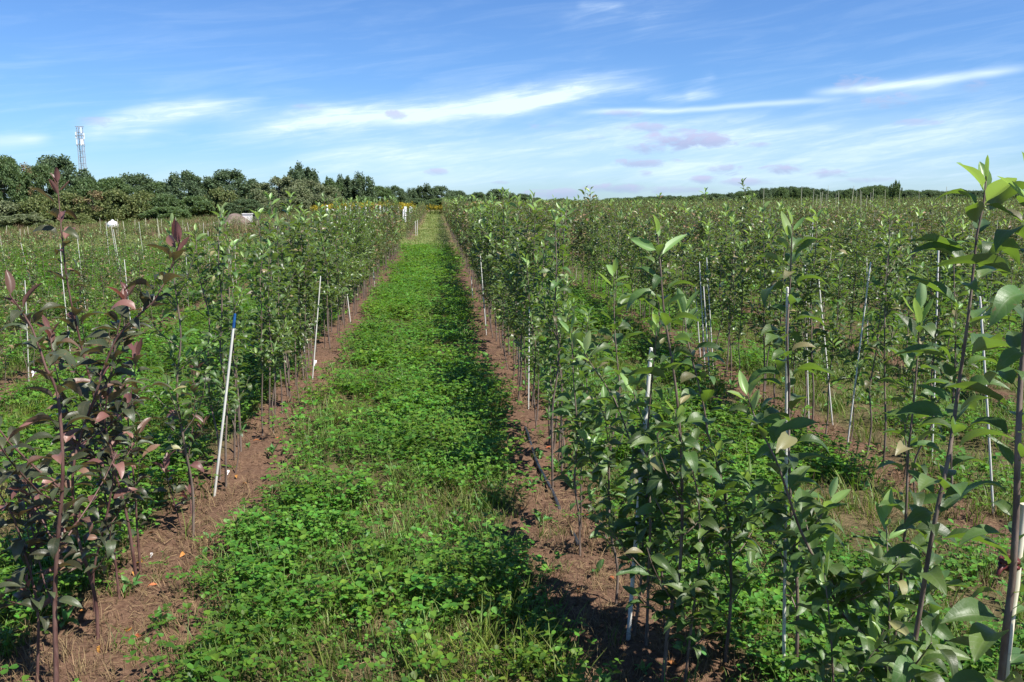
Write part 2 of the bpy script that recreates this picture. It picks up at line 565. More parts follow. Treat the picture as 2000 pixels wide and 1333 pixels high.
def ground_mat():
    m, N = mat_new('field ground')
    at_ = N.n('ShaderNodeAttribute', attribute_name='soil')
    soil = at_.outputs['Fac']
    geo = N.n('ShaderNodeNewGeometry')
    pos = geo.outputs['Position']
    sep = N.n('ShaderNodeSeparateXYZ')
    N.put(sep.inputs[0], pos)
    n1 = N.noise(pos, 3.0, 8.0, .6)
    n2 = N.noise(pos, 45.0, 6.0, .65)
    n3 = N.noise(pos, 160.0, 4.0, .6)
    n4 = N.noise(pos, .35, 5.0, .6)
    soilc = N.mix(N.ss(n2, .3, .7), (.070, .038, .024, 1), (.155, .094, .060, 1))
    soilc = N.mix(N.ss(n3, .55, .8, 0, .55), soilc, (.20, .145, .098, 1))
    soilc = N.mix(N.ss(n1, .42, .72, 0, .5), soilc, (.085, .050, .036, 1))
    turf = N.mix(N.ss(n2, .35, .65), (.045, .040, .018, 1), (.095, .080, .036, 1))
    turf = N.mix(N.ss(n1, .48, .68, 0, .75), turf, N.mix(.5, soilc, (.15, .13, .06, 1)))
    dry = N.mix(N.ss(n1, .35, .65), (.16, .175, .060, 1), (.235, .19, .095, 1))
    dry = N.mix(N.ss(n4, .4, .62, 0, .55), dry, (.12, .15, .045, 1))
    far = N.ss(N.m('MULTIPLY_ADD', n4, 2.0, sep.outputs[1]), 29.5, 32.0)
    turf = N.mix(far, turf, dry)
    soilc = N.mix(N.m('MULTIPLY', far, .35), soilc, (.2, .15, .08, 1))
    col = N.mix(soil, turf, soilc)
    bp = N.n('ShaderNodeBump')
    bp.inputs['Strength'].default_value = .75
    bp.inputs['Distance'].default_value = .012
    N.put(bp.inputs['Height'], N.m('MULTIPLY_ADD', n3, .5, n2))
    finish(N, bsdf(N, col, .95, .1, bp.outputs[0]))
    return m


# ------------------------------------------------------------------ ground
def axis(lo, hi, step, growth, lo_lim, hi_lim):
    a = list(np.arange(lo, hi, step))
    s, x = step, hi
    while x < hi_lim:
        a.append(x)
        s = min(s * growth, 60)
        x += s
    a.append(hi_lim)
    s, x, b = step, lo, []
    while x > lo_lim:
        s = min(s * growth, 60)
        x -= s
        b.append(max(x, lo_lim))
    return np.array(sorted(set(b + a)))


def build_ground():
    xs = axis(-3.0, 3.4, .030, 1.045, -900, 900)
    ys = axis(1.6, 7.5, .030, 1.03, -60, 1500)
    X, Y = np.meshgrid(xs, ys)
    Z = gz(X, Y)
    nx, ny = len(xs), len(ys)
    i = np.arange(ny - 1)[:, None] * nx + np.arange(nx - 1)[None]
    f = np.stack([i, i + 1, i + nx + 1, i + nx], -1).reshape(-1, 4)
    me = new_mesh('ground', np.stack([X, Y, Z], -1).reshape(-1, 3), [f], [ground_mat()])
    a = me.attributes.new('soil', 'FLOAT', 'POINT')
    a.data.foreach_set('value', soil_mask(X, Y).ravel().astype(np.float32))
    o = link('ground', me)
    tag(o, 'field ground of brown soil strips and green sward', 'ground', kind='structure')


build_ground()


# ------------------------------------------------------------------ scattering of uncountable stuff
def scatter(name, protos, pts, rot, scl, idx, label, cat):
    me = bpy.data.meshes.new(name)
    n = len(pts)
    me.vertices.add(n)
    me.vertices.foreach_set('co', np.asarray(pts, np.float32).ravel())
    a = me.attributes.new('rot', 'FLOAT_VECTOR', 'POINT')
    a.data.foreach_set('vector', np.asarray(rot, np.float32).ravel())
    a = me.attributes.new('scl', 'FLOAT_VECTOR', 'POINT')
    s = np.asarray(scl, np.float32)
    if s.ndim == 1:
        s = np.repeat(s[:, None], 3, 1)
    a.data.foreach_set('vector', s.ravel())
    a = me.attributes.new('idx', 'INT', 'POINT')
    a.data.foreach_set('value', np.asarray(idx, np.int32))
    o = link(name, me)
    g = bpy.data.node_groups.new(name + '_nodes', 'GeometryNodeTree')
    g.interface.new_socket('Geometry', in_out='INPUT', socket_type='NodeSocketGeometry')
    g.interface.new_socket('Geometry', in_out='OUTPUT', socket_type='NodeSocketGeometry')
    nd, lk = g.nodes, g.links
    gi, go = nd.new('NodeGroupInput'), nd.new('NodeGroupOutput')
    iop = nd.new('GeometryNodeInstanceOnPoints')
    iop.inputs['Pick Instance'].default_value = True
    join = nd.new('GeometryNodeJoinGeometry')
    for p in reversed(protos):
        oi = nd.new('GeometryNodeObjectInfo')
        oi.inputs['Object'].default_value = p
        g2i = nd.new('GeometryNodeGeometryToInstance')
        lk.new(oi.outputs['Geometry'], g2i.inputs[0])
        lk.new(g2i.outputs[0], join.inputs[0])
    lk.new(gi.outputs[0], iop.inputs['Points'])
    lk.new(join.outputs[0], iop.inputs['Instance'])

    def named(nm, typ):
        q = nd.new('GeometryNodeInputNamedAttribute')
        q.data_type = typ
        q.inputs['Name'].default_value = nm
        return q.outputs['Attribute']
    e2r = nd.new('FunctionNodeEulerToRotation')
    lk.new(named('rot', 'FLOAT_VECTOR'), e2r.inputs[0])
    lk.new(e2r.outputs[0], iop.inputs['Rotation'])
    lk.new(named('scl', 'FLOAT_VECTOR'), iop.inputs['Scale'])
    lk.new(named('idx', 'INT'), iop.inputs['Instance Index'])
    lk.new(iop.outputs[0], go.inputs[0])
    md = o.modifiers.new('scatter', 'NODES')
    md.node_group = g
    tag(o, label, cat, kind='stuff')
    return o


def proto(name, me):
    return bpy.data.objects.new(name, me)       # never linked: only its mesh is scattered


# ------------------------------------------------------------------ leaves
def leaf_geo(L, W, curl, fold, wave, nl, nw, ph=0.0, twist=0.0, petiole=.22):
    t = np.linspace(0, 1, nl + 1)
    s = np.linspace(-1, 1, nw + 1)
    w = W * .5 * np.sin(np.pi * np.clip(t, 0, 1) ** .78) ** .75
    w[0], w[-1] = W * .03, W * .01
    ang = -.25 + curl * t
    dy = np.cos(ang) * L / nl
    dz = -np.sin(ang) * L / nl
    y = petiole * L + np.concatenate([[0], np.cumsum((dy[1:] + dy[:-1]) / 2)])
    z = np.concatenate([[0], np.cumsum((dz[1:] + dz[:-1]) / 2)]) + petiole * L * .15
    X = s[None] * w[:, None]
    Z = z[:, None] + fold * np.abs(X) + wave * W * np.sin(t * 9 + ph)[:, None] * np.abs(s)[None] * np.sign(s)[None] * .5
    tw = twist * t[:, None]
    Xr, Zr = X * np.cos(tw), Z + X * np.sin(tw)
    V = np.stack([Xr, np.repeat(y[:, None], nw + 1, 1), Zr], -1).reshape(-1, 3)
    i = np.arange(nl)[:, None] * (nw + 1) + np.arange(nw)[None]
    f = np.stack([i, i + 1, i + nw + 2, i + nw + 1], -1).reshape(-1, 4)
    pw = W * .025
    b = len(V)
    V = np.concatenate([V, [[-pw, 0, 0], [pw, 0, 0], [pw, petiole * L, petiole * L * .15], [-pw, petiole * L, petiole * L * .15]]])
    f = np.concatenate([f, [[b, b + 1, b + 2, b + 3]]])
    return V, f


def leaf_set(n, nl, nw, seed, young=False):
    r = np.random.default_rng(seed)
    out = []
    for k in range(n):
        if young:
            out.append(leaf_geo(1, r.uniform(.30, .46), r.uniform(-.5, .7), r.uniform(.35, .9), r.uniform(.0, .1), nl, nw, r.uniform(0, 6), r.uniform(-.3, .3), .12))
        else:
            out.append(leaf_geo(1, r.uniform(.34, .48), r.uniform(.4, 2.3), r.uniform(.2, .75), r.uniform(.04, .22), nl, nw, r.uniform(0, 6), r.uniform(-.4, .4)))
    return out


HI, HIY = leaf_set(12, 7, 4, 1), leaf_set(6, 6, 4, 2, True)
LO, LOY = leaf_set(10, 3, 2, 3), leaf_set(5, 3, 2, 4, True)
MESH_HI = {}
for sp in ('apple', 'purple'):
    MESH_HI[sp] = [new_mesh(sp + '_leaf', v, [f], [M[sp + '_near']]) for v, f in HI]
    MESH_HI[sp + '_young'] = [new_mesh(sp + '_young_leaf', v, [f], [M[sp + '_young']]) for v, f in HIY]


def resample(poly, step):
    poly = np.asarray(poly, float)
    # Catmull-Rom through the points
    P = np.concatenate([[2 * poly[0] - poly[1]], poly, [2 * poly[-1] - poly[-2]]])
    out = []
    for k in range(len(poly) - 1):
        p0, p1, p2, p3 = P[k:k + 4]
        n = max(2, int(np.linalg.norm(p2 - p1) / step))
        for t in np.linspace(0, 1, n, endpoint=False):
            out.append(.5 * ((2 * p1) + (p2 - p0) * t + (2 * p0 - 5 * p1 + 4 * p2 - p3) * t * t + (3 * p1 - p0 - 3 * p2 + p3) * t ** 3))
    out.append(poly[-1])
    return np.array(out)


def grow(r, poly, r0, leaf_from=.25, inter=.026, L=.08, branches=5, blen=(.15, .4), bfrom=.15, bto=.55, topleaf=True, keep=.93, kinks=True, lowsize=.8):
    """a young whip: stems [(points, radii)], leaves dict(pos, az, el, roll, size, young)"""
    stems, lv = [], []
    main = resample(poly, .05)
    seglen = np.concatenate([[0], np.cumsum(np.linalg.norm(np.diff(main, axis=0), axis=1))])
    tot = seglen[-1]
    rad = np.interp(seglen / tot, [0, .04, .1, .7, 1], [r0 * 1.25, r0 * 1.1, r0, r0 * .6, r0 * .28])
    stems.append((main, rad))

    def leaves_on(pts, s0, inter, L, a0, top):
        sl = np.concatenate([[0], np.cumsum(np.linalg.norm(np.diff(pts, axis=0), axis=1))])
        T, s, a = sl[-1], s0, a0
        while s < T:
            f = (T - s)
            if r.random() < keep:
                p = [np.interp(s, sl, pts[:, k]) for k in range(3)]
                yg = f < .07 and top
                size = L * r.uniform(.6, 1.25) * (np.interp(f, [0, .05, .18], [.7, .85, 1.0]) if top else 1) * np.interp(s / T, [0, .5], [lowsize, 1])
                el = r.uniform(.4, 1.25) if f < .03 and top else (r.uniform(.2, .95) if f < .12 and top else r.uniform(.0, .75))
                lv.append((*p, a, el, r.normal(0, .35), size, yg))
            a += 2.4 + r.normal(0, .35)
            s += inter * r.uniform(.7, 1.3) * (.75 if f < .12 else 1)
    leaves_on(main, leaf_from * tot, inter, L, r.uniform(0, 6.28), topleaf)
    for b in range(branches):
        s = tot * r.uniform(bfrom, bto)
        p = np.array([np.interp(s, seglen, main[:, k]) for k in range(3)])
        a, el = r.uniform(0, 6.28), r.uniform(.45, 1.0)
        ln = r.uniform(*blen)
        pts = [p]
        for k in range(4):
            pts.append(pts[-1] + ln / 4 * np.array([math.cos(a) * math.cos(el), math.sin(a) * math.cos(el), math.sin(el)]))
            el = min(el + r.uniform(0, .22), 1.4)
            a += r.normal(0, .12)
        pts = np.array(pts)
        rb = r0 * .45
        stems.append((pts, np.linspace(rb, rb * .45, 5)))
        leaves_on(pts, ln * .12, inter * .95, L * .85, r.uniform(0, 6), r.random() < .35)
    return stems, np.array(lv)


def stem_mesh(name, stems, mat, sides=6, off=(0, 0, 0)):
    g = Geo()
    for pts, rad in stems:
        g.tube(np.asarray(pts) - np.asarray(off), rad, sides)
    return g.mesh(name, [mat])


def foliage_mesh(name, lv, mats, r, lo=LO, loy=LOY, off=(0, 0, 0), stems=None, bark=None):
    g = Geo()
    fr = frames(lv[:, :3] - np.asarray(off), lv[:, 3], lv[:, 4], lv[:, 5], lv[:, 6])
    k = r.integers(0, len(lo), len(lv))
    ky = r.integers(0, len(loy), len(lv))
    yg = lv[:, 7] > .5
    for i, (v, f) in enumerate(lo):
        g.many(v, f, fr[(k == i) & ~yg], 0)
    for i, (v, f) in enumerate(loy):
        g.many(v, f, fr[(ky == i) & yg], 1)
    mm = list(mats)
    if stems is not None:
        for pts, rad in stems:
            g.tube(np.asarray(pts) - np.asarray(off), rad, 4, 2)
        mm.append(bark)
    return g.mesh(name, mm)


def leaf_objects(parent, off, lv, sp, r):
    fr = frames(lv[:, :3] - np.asarray(off), lv[:, 3], lv[:, 4], lv[:, 5], lv[:, 6])
    for j in range(len(lv)):
        yg = lv[j, 7] > .5
        ms = MESH_HI[sp + '_young'] if yg else MESH_HI[sp]
        o = bpy.data.objects.new('leaf', ms[int(r.integers(0, len(ms)))])
        COL.objects.link(o)
        o.parent = parent
        m4 = np.eye(4)
        m4[:3] = fr[j]
        o.matrix_local = Matrix(m4.tolist())


def plant(name, label, cat, group, stems, lv, base, sp, r, single):
    """an Empty at the foot with stem, branches and leaves"""
    e = empty(name, base)
    tag(e, label, cat, group)
    bark = M['bark_red'] if sp == 'purple' else M['bark']
    link('stem', stem_mesh('stem', stems[:1], bark, 7, base), e)
    if len(stems) > 1:
        for st in stems[1:]:
            link('branch', stem_mesh('branch', [st], bark, 5, base), e)
    if single:
        leaf_objects(e, base, lv, sp, r)
    else:
        o = link('foliage', foliage_mesh('foliage', lv, [M[sp], M[sp + '_young']], r, off=base), e)
        o['kind'] = 'stuff'
    return e


# ------------------------------------------------------------------ hand-placed near trees (pixel of the foot, then of points up the stem)
def hand(name, label, pix, Y=None, sp='apple', seed=0, r0=.006, lean_y=0.0, **kw):
    r = np.random.default_rng(seed)
    if Y is None:
        b = ground_hit(*pix[0])
        Y = b[1]
    else:
        b = at(*pix[0], Y)
    b[2] = float(gz(b[0], b[1])) - .01
    poly = [b]
    n = len(pix)
    for i, p in enumerate(pix[1:]):
        poly.append(at(p[0], p[1], Y + lean_y * (i + 1) / n + r.normal(0, .012)))
    st, lv = grow(r, np.array(poly), r0, **kw)
    return plant(name, label, 'tree', None, st, lv, tuple(b), sp, r, True)


PUR = dict(sp='purple', L=.098, inter=.0225, keep=.92, lowsize=.55)
hand('crabapple_sapling', 'tall bronze-leaved sapling whose pink top leaves reach above the tree line at left', [(268, 1137), (246, 1000), (206, 862), (181, 762), (158, 672), (133, 560), (120, 450), (112, 352)], seed=101, r0=.0068, leaf_from=.22, branches=4, blen=(.18, .38), bto=.6, **PUR)
hand('crabapple_sapling', 'thick-stemmed bronze-leaved sapling at the lower left corner, bent to the left', [(104, 1372), (110, 1333), (107, 1186), (112, 1062), (121, 965), (122, 880), (112, 767), (90, 720), (62, 640), (18, 575)], seed=102, r0=.0085, leaf_from=.22, branches=6, blen=(.2, .5), bfrom=.22, bto=.55, **PUR)
hand('crabapple_sapling', 'bronze-leaved sapling crossing to the right, dark curled leaves at its tip', [(191, 1246), (187, 1172), (166, 1095), (150, 1040), (142, 930), (158, 850), (182, 785), (212, 695), (243, 640), (300, 590), (335, 520), (352, 468)], seed=103, r0=.0065, leaf_from=.2, branches=5, blen=(.15, .4), bto=.6, **PUR)
hand('crabapple_sapling', 'bronze-leaved sapling with a plum-coloured tip beside the clover', [(274, 1112), (268, 1030), (264, 965), (258, 900), (250, 810), (262, 735), (266, 690)], seed=104, r0=.0055, leaf_from=.18, branches=5, blen=(.12, .3), bto=.75, **PUR)
hand('crabapple_sapling', 'thin bronze-leaved sapling leaning out of the left edge', [(73, 1350), (75, 1211), (65, 1143), (49, 1082), (26, 1010), (-6, 955), (-30, 880)], seed=105, r0=.005, leaf_from=.3, branches=3, blen=(.12, .3), **PUR)
hand('crabapple_sapling', 'bronze-leaved sapling with a grafting bulge low on its stem', [(186, 1200), (182, 1120), (196, 1060), (214, 980), (222, 900), (205, 830), (212, 760), (232, 640), (250, 575)], seed=106, r0=.0055, leaf_from=.2, branches=4, blen=(.12, .35), **PUR)
hand('crabapple_sapling', 'short leafy bronze sapling among the thick left saplings', [(233, 1170), (222, 1070), (208, 980), (186, 900), (140, 830), (104, 700), (98, 640)], seed=107, r0=.005, leaf_from=.2, branches=5, blen=(.12, .35), **PUR)
hand('crabapple_sapling', 'bare-legged bronze sapling just left of the blue-topped stake', [(373, 1000), (371, 955), (368, 900), (377, 830), (381, 760), (372, 720)], seed=108, r0=.0045, leaf_from=.3, branches=2, blen=(.1, .25), **PUR)
hand('crabapple_sapling', 'small crooked bronze sapling on bare soil beneath the clover edge', [(355, 1024), (340, 980), (326, 935), (320, 900)], seed=109, r0=.004, leaf_from=.35, branches=2, blen=(.08, .18), **PUR)

GRN = dict(sp='apple', inter=.0205)
hand('apple_sapling', 'big green sapling at right with two pale leaves at its tip above the horizon', [(1705, 1830), (1789, 1241), (1812, 1095), (1832, 988), (1853, 892), (1870, 772), (1886, 660), (1897, 570), (1908, 460), (1921, 400), (1926, 345)], Y=1.9, seed=201, r0=.0075, L=.116, leaf_from=.12, branches=1, blen=(.1, .3), bto=.45, **GRN)
hand('apple_sapling', 'thick-stemmed sapling tied with dark red tape to a bamboo cane at the right edge', [(1880, 2150), (1958, 1306), (1968, 1208), (1978, 1127), (1985, 1000), (1988, 880), (1994, 740), (2006, 600), (2012, 450), (2016, 340)], Y=1.55, seed=202, r0=.010, L=.116, leaf_from=.15, branches=2, blen=(.15, .3), **GRN)
hand('apple_sapling', 'upright green sapling with forked pale tip beside a thin white stake right of centre', [(1553, 1338), (1558, 1185), (1546, 1000), (1541, 885), (1541, 760), (1537, 660), (1542, 580), (1545, 505), (1547, 438)], seed=203, r0=.0065, L=.110, leaf_from=.15, branches=5, blen=(.15, .3), bto=.4, **GRN)
hand('apple_sapling', 'green sapling leaning far to the left in the lower right', [(1760, 1480), (1727, 1293), (1652, 1208), (1600, 1111), (1565, 1040), (1549, 997), (1516, 900), (1490, 850), (1475, 817), (1460, 775)], seed=204, r0=.0062, L=.105, leaf_from=.2, branches=7, blen=(.12, .35), **GRN)
hand('apple_sapling', 'green sapling bowed to the left with a pale nodding tip', [(1417, 1292), (1428, 1150), (1420, 1000), (1397, 892), (1382, 847), (1375, 797), (1357, 722), (1343, 665), (1335, 600)], seed=205, r0=.006, L=.101, leaf_from=.2, branches=6, blen=(.12, .35), **GRN)
hand('apple_sapling', 'green sapling with an upright lime tip, drooping leaves stacked below', [(1294, 1338), (1307, 1208), (1323, 1147), (1331, 1062), (1331, 900), (1320, 760), (1296, 602), (1291, 532), (1284, 458)], seed=206, r0=.007, L=.110, leaf_from=.16, branches=7, blen=(.12, .32), bto=.55, **GRN)
hand('apple_sapling', 'slender green sapling in front of the black pipe end', [(1203, 1176), (1206, 1111), (1193, 1043), (1189, 965), (1192, 880), (1210, 772), (1207, 722), (1200, 635), (1199, 530)], seed=207, r0=.0055, L=.097, leaf_from=.18, branches=8, blen=(.12, .32), **GRN)
hand('apple_sapling', 'green sapling right against the tall white stake by the aisle', [(1238, 1240), (1252, 1134), (1256, 1046), (1264, 960), (1277, 892), (1260, 835), (1248, 805), (1234, 752)], seed=208, r0=.0058, L=.097, leaf_from=.2, branches=7, blen=(.12, .3), **GRN)
hand('apple_sapling', 'green sapling with a pale fan of tip leaves between two white stakes at right', [(1715, 1600), (1765, 1072), (1773, 900), (1778, 847), (1786, 772), (1792, 697), (1798, 610)], Y=2.25, seed=209, r0=.0055, L=.101, leaf_from=.12, branches=1, blen=(.1, .25), **GRN)
hand('apple_sapling', 'low green sapling with bluish tip in the bottom right', [(1728, 1620), (1737, 1267), (1737, 1192), (1734, 1095), (1730, 1012)], Y=2.2, seed=210, r0=.0045, L=.099, leaf_from=.1, branches=3, blen=(.12, .28), **GRN)
hand('apple_sapling', 'thin green sapling at the bottom edge under the bowed one', [(1336, 1345), (1352, 1210), (1365, 1100), (1362, 960), (1330, 860), (1318, 800)], seed=211, r0=.0048, L=.094, leaf_from=.16, branches=7, blen=(.12, .3), **GRN)
hand('apple_sapling', 'leafy low sapling filling the bottom right corner gap', [(1640, 1700), (1632, 1400), (1622, 1230), (1610, 1120)], Y=2.1, seed=212, r0=.0045, L=.097, leaf_from=.2, branches=4, blen=(.12, .3), **GRN)
hand('apple_sapling', 'leaning green sapling whose tip hangs over the tall white stake', [(1300, 1230), (1290, 1100), (1262, 960), (1230, 860), (1200, 780), (1160, 720), (1142, 690)], seed=213, r0=.0055, L=.095, leaf_from=.2, branches=6, blen=(.12, .3), **GRN)
hand('apple_sapling', 'small green sapling at the edge of the right soil strip with a crooked base', [(1133, 1085), (1131, 1010), (1122, 940), (1128, 850), (1120, 740), (1116, 640)], seed=214, r0=.0055, L=.094, leaf_from=.2, branches=8, blen=(.12, .3), **GRN)

hand('apple_sapling', 'leafy green sapling standing just before the tall white stake by the aisle', [(1262, 1268), (1266, 1150), (1270, 1000), (1263, 880), (1272, 760), (1279, 690), (1283, 632)], seed=215, r0=.0058, L=.086, leaf_from=.25, branches=6, blen=(.12, .3), **GRN)

# ------------------------------------------------------------------ the planted rows
def generic(seed, h, L, n_br, inter=.027, keep=.9, low=.27):
    r = np.random.default_rng(seed)
    n = 6
    lean = r.normal(0, .035, 2)
    poly = [np.zeros(3)]
    for k in range(1, n + 1):
        t = k / n
        poly.append(np.array([lean[0] * t * h + r.normal(0, .012), lean[1] * t * h + r.normal(0, .012), h * t]))
    return r, grow(r, np.array(poly), .0055 * h / 1.3, low, inter, L, n_br, (.1, .34), .28, .8, True, keep)


VAR, VAR_SMALL, FAR = [], [], []
for k in range(18):
    r, (st, lv) = generic(500 + k, 1.45 if k < 15 else 1.5, .088, 9 + k % 5, .0195, .94)
    VAR.append((stem_mesh('stem', st, M['bark'], 5), foliage_mesh('foliage', lv, [M['apple'], M['apple_young']], r), st, lv))
for k in range(8):
    r, (st, lv) = generic(600 + k, 1.0, .074, 9, .026, .92)
    VAR_SMALL.append((stem_mesh('stem', st, M['bark'], 5), foliage_mesh('foliage', lv, [M['apple_far'], M['apple_young']], r), st, lv))
for k in range(8):
    r, (st, lv) = generic(700 + k, 1.45, .11, 7, .036, .92)
    FAR.append(proto('far_tree', foliage_mesh('far_tree', lv, [M['apple_far'], M['apple_young']], r, stems=st[:1], bark=M['bark'])))
for k in range(4):
    r, (st, lv) = generic(720 + k, 1.0, .09, 5, .042, .9)
    FAR.append(proto('far_tree_small', foliage_mesh('far_tree_small', lv, [M['apple_far'], M['apple_young']], r, stems=st[:1], bark=M['bark'])))

SITES = []                                   # x, y, height scale, small?, row label key
rr = random.Random(5)


def in_view(x, y, m=.5):
    return -.535 * y - m < x < .71 * y + m


def fill_row(xf, y0, y1, step, key, hs, small=False, gap=0.05):
    y = y0
    while y < y1:
        if rr.random() > gap:
            x = (xf(y) if callable(xf) else xf) + rr.gauss(0, .045)
            if in_view(x, y):
                SITES.append((x, y, hs * (rr.uniform(.82, 1.14) if rr.random() < .85 else rr.uniform(.6, .85)), small, key))
        y += step * rr.uniform(.75, 1.25) * (1 + max(0, y - 40) / 60)


fill_row(rowx_r1, 4.1, 6.0, .24, 'R1', 1.0)
fill_row(rowx_r1, 6.0, 110, .215, 'R1', 1.04, gap=.08)
fill_row(-1.29, 5.0, 29, .195, 'L1', 1.05, gap=.06)
fill_row(-1.29, 37.5, 95, .3, 'L1b', .85)
for k, x in enumerate(ROWS_R):
    fill_row(x, 4.2, 118, .225 if k < 10 else .33, 'R%d' % (k + 2), .95 if k % 3 else 1.0, gap=.08 if k else .14)
for k, x in enumerate(ROWS_L):
    fill_row(x, 4.5, 28.5, .25, 'L%d' % (k + 2), .88, True, .1)
    if k < 12:
        fill_row(x, 40, 92, .5, 'Lfar', .8, k > 2, .2)
# taller leaders that stand out against the sky: pixel of the tip, row x
for (px, py, x) in [(980, 366, .75), (1075, 384, 1.35 - .6), (948, 375, .70), (1150, 376, 2.80), (1163, 380, 2.76), (1140, 384, 2.84), (1245, 374, 4.82), (1395, 366, 4.86),
                    (1467, 350, 4.80), (1378, 378, 6.86), (1535, 405, 4.9), (1285, 392, 4.8), (430, 392, -1.27), (520, 396, -1.31), (360, 408, -1.25), (590, 404, -1.29)]:
    Y = x / ((px - 855) / F)
    top = at(px, py, Y)
    SITES.append((x, Y, (top[2] - float(broad(x, Y))) / 1.47, False, 'R1' if .5 < x < 1 else ('L1' if x < 0 else 'R2')))

SITES.sort(key=lambda s: math.hypot(s[0], s[1]))
NAMES = {'R1': ('green sapling far along the row that edges the right side of the aisle', 'saplings in the row right of the aisle'),
         'L1': ('green sapling far along the row that edges the left side of the aisle', 'saplings in the row left of the aisle'),
         'R2': ('green sapling far along the second row right of the grass aisle', 'saplings in the second row on the right'),
         'R3': ('green sapling far along the third row right of the grass aisle', 'saplings in the third row on the right'),
         'R4': ('green sapling far along the fourth row right of the grass aisle', 'saplings in the fourth row on the right'),
         'L2': ('small sapling far along the low second row left of the grass aisle', 'small saplings in the second row on the left'),
         'L3': ('small sapling far along the low third row left of the grass aisle', 'small saplings in the third row on the left')}
CNT = {}
ORD = 'first second third fourth fifth sixth seventh eighth ninth tenth eleventh twelfth thirteenth fourteenth'.split()
FIRST = {'R1': 'green sapling beyond the black pipe in the row right of the aisle', 'L1': 'green sapling beyond the blue-topped stake in the row left of the aisle',
         'R2': 'green sapling from the near end of the second row right of the aisle', 'R3': 'green sapling from the near end of the third row right of the aisle',
         'R4': 'green sapling from the near end of the fourth row right of the aisle', 'L2': 'small sapling from the near end of the second row left of the aisle',
         'L3': 'small sapling from the near end of the third row left of the aisle'}
N_IND, N_SINGLE = 276, 26
ind, rest, singles = 0, [], 0
for (x, y, s, small, key) in SITES:
    z = float(gz(x, y)) - .01
    if ind < N_IND and key in NAMES:
        lab, grp = NAMES[key]
        CNT[key] = CNT.get(key, 0) + 1
        if CNT[key] <= 14:
            lab, grp = ORD[CNT[key] - 1] + ' ' + FIRST[key], None
        r = np.random.default_rng(9000 + ind)
        if singles < N_SINGLE and not small and y < 7:
            _, (st, lv) = generic(3000 + ind, 1.45 * s, .080, 8, .0195, .94, .28)
            off = np.array([x, y, z])
            st = [(p + off, q) for p, q in st]
            lv[:, :3] += off
            plant('apple_sapling', lab, 'tree', grp, st, lv, (x, y, z), 'apple', r, True)
            singles += 1
        else:
            v = (VAR_SMALL if small else VAR)[int(r.integers(0, 8 if small else 18))]
            e = empty('apple_sapling', (x, y, z))
            e.rotation_euler = (0, 0, rr.uniform(0, 6.28))
            e.scale = (s * rr.uniform(.9, 1.1),) * 2 + (s,)
            tag(e, lab, 'tree', grp)
            link('stem', v[0], e)
            link('foliage', v[1], e)['kind'] = 'stuff'
        ind += 1
    else:
        rest.append((x, y, z, s, small))
rest = np.array(rest)
n = len(rest)
scatter('sapling_rows', FAR, rest[:, :3], np.stack([np.zeros(n), np.zeros(n), RNG.uniform(0, 6.28, n)], 1), rest[:, 3] * RNG.uniform(.9, 1.1, n),
        np.where(rest[:, 4] > .5, RNG.integers(8, 12, n), RNG.integers(0, 8, n)), 'far rows of young apple trees covering the field to the horizon', 'orchard')
print('individual saplings', ind, 'singles', singles, 'mass', n)

# ------------------------------------------------------------------ stakes
def stake_mesh(kind, blue=False):
    g = Geo()
    if kind == 'bamboo':
        zz = np.linspace(0, 1, 25)
        rad = np.where(np.arange(25) % 5 == 0, .0082, .0070)
    else:
        zz = np.array([0, .03, .5, .97, 1.0])
        rad = np.array([.0035, .0062, .0058, .0056, .0045])
    g.tube(np.stack([zz * 0 + np.sin(zz * 3) * .004, zz * 0, zz], -1), rad, 8)
    return g.mesh('stake', [M[{'bamboo': 'bamboo', 'tan': 'tanstake'}.get(kind, 'stake')]])


STAKE = {k: stake_mesh(k) for k in ('white', 'bamboo', 'tan')}


def put_stake(b, t, label, group=None, kind='white', thick=1.0):
    b, t = Vector(b), Vector(t)
    d = t - b
    o = link('stake', STAKE[kind])
    o.location = b - d.normalized() * .03
    o.rotation_euler = d.to_track_quat('Z', 'Y').to_euler()
    o.scale = (thick, thick, d.length + .03)
    tag(o, label, 'stake', group)
    return o


def pix_stake(b, t, label, Y=None, lean=0.0, **kw):
    if Y is None:
        p = ground_hit(*b)
    else:
        p = at(*b, Y)
    p[2] = float(gz(p[0], p[1]))
    q = at(*t, p[1] + lean)
    return put_stake(p, q, label, **kw)


s1 = pix_stake((418, 962), (456, 640), 'white stake with a blue painted top leaning right on bare soil, left of the aisle', thick=1.25)
g = Geo()
g.tube([[0, 0, 1.0], [0, 0, 1.04], [0, 0, 1.075]], [.0064, .0064, .0058], 8)
o = link('painted_top', g.mesh('painted_top', [M['blue']]), s1)
tag(o, 'blue painted top end')
pix_stake((1227, 1246), (1272, 680), 'tall white stake at the edge of the right soil strip, nearest the aisle', thick=1.35)
pix_stake((1876, 2160), (2001, 985), 'thick bleached bamboo cane at the right edge', Y=1.57, kind='bamboo', thick=1.15)
pix_stake((1530, 1325), (1538, 562), 'thin white stake close behind the upright sapling with the forked tip')
pix_stake((1940, 1006), (1914, 580), 'white stake on soil left of the bamboo cane')
pix_stake((1820, 900), (1833, 478), 'white stake behind the sapling with the fan of pale tip leaves')
pix_stake((1626, 832), (1598, 540), 'white stake leaning left, alone in the sward right of centre')
pix_stake((1393, 722), (1380, 504), 'brightest white stake of the cluster in the second row')
pix_stake((610, 738), (626, 540), 'white stake leaning right in the left row, its foot on the soil edge')
pix_stake((597, 702), (573, 538), 'white stake leaning left in the left row, crossing its neighbour')
wg = 'white stakes in the rows'
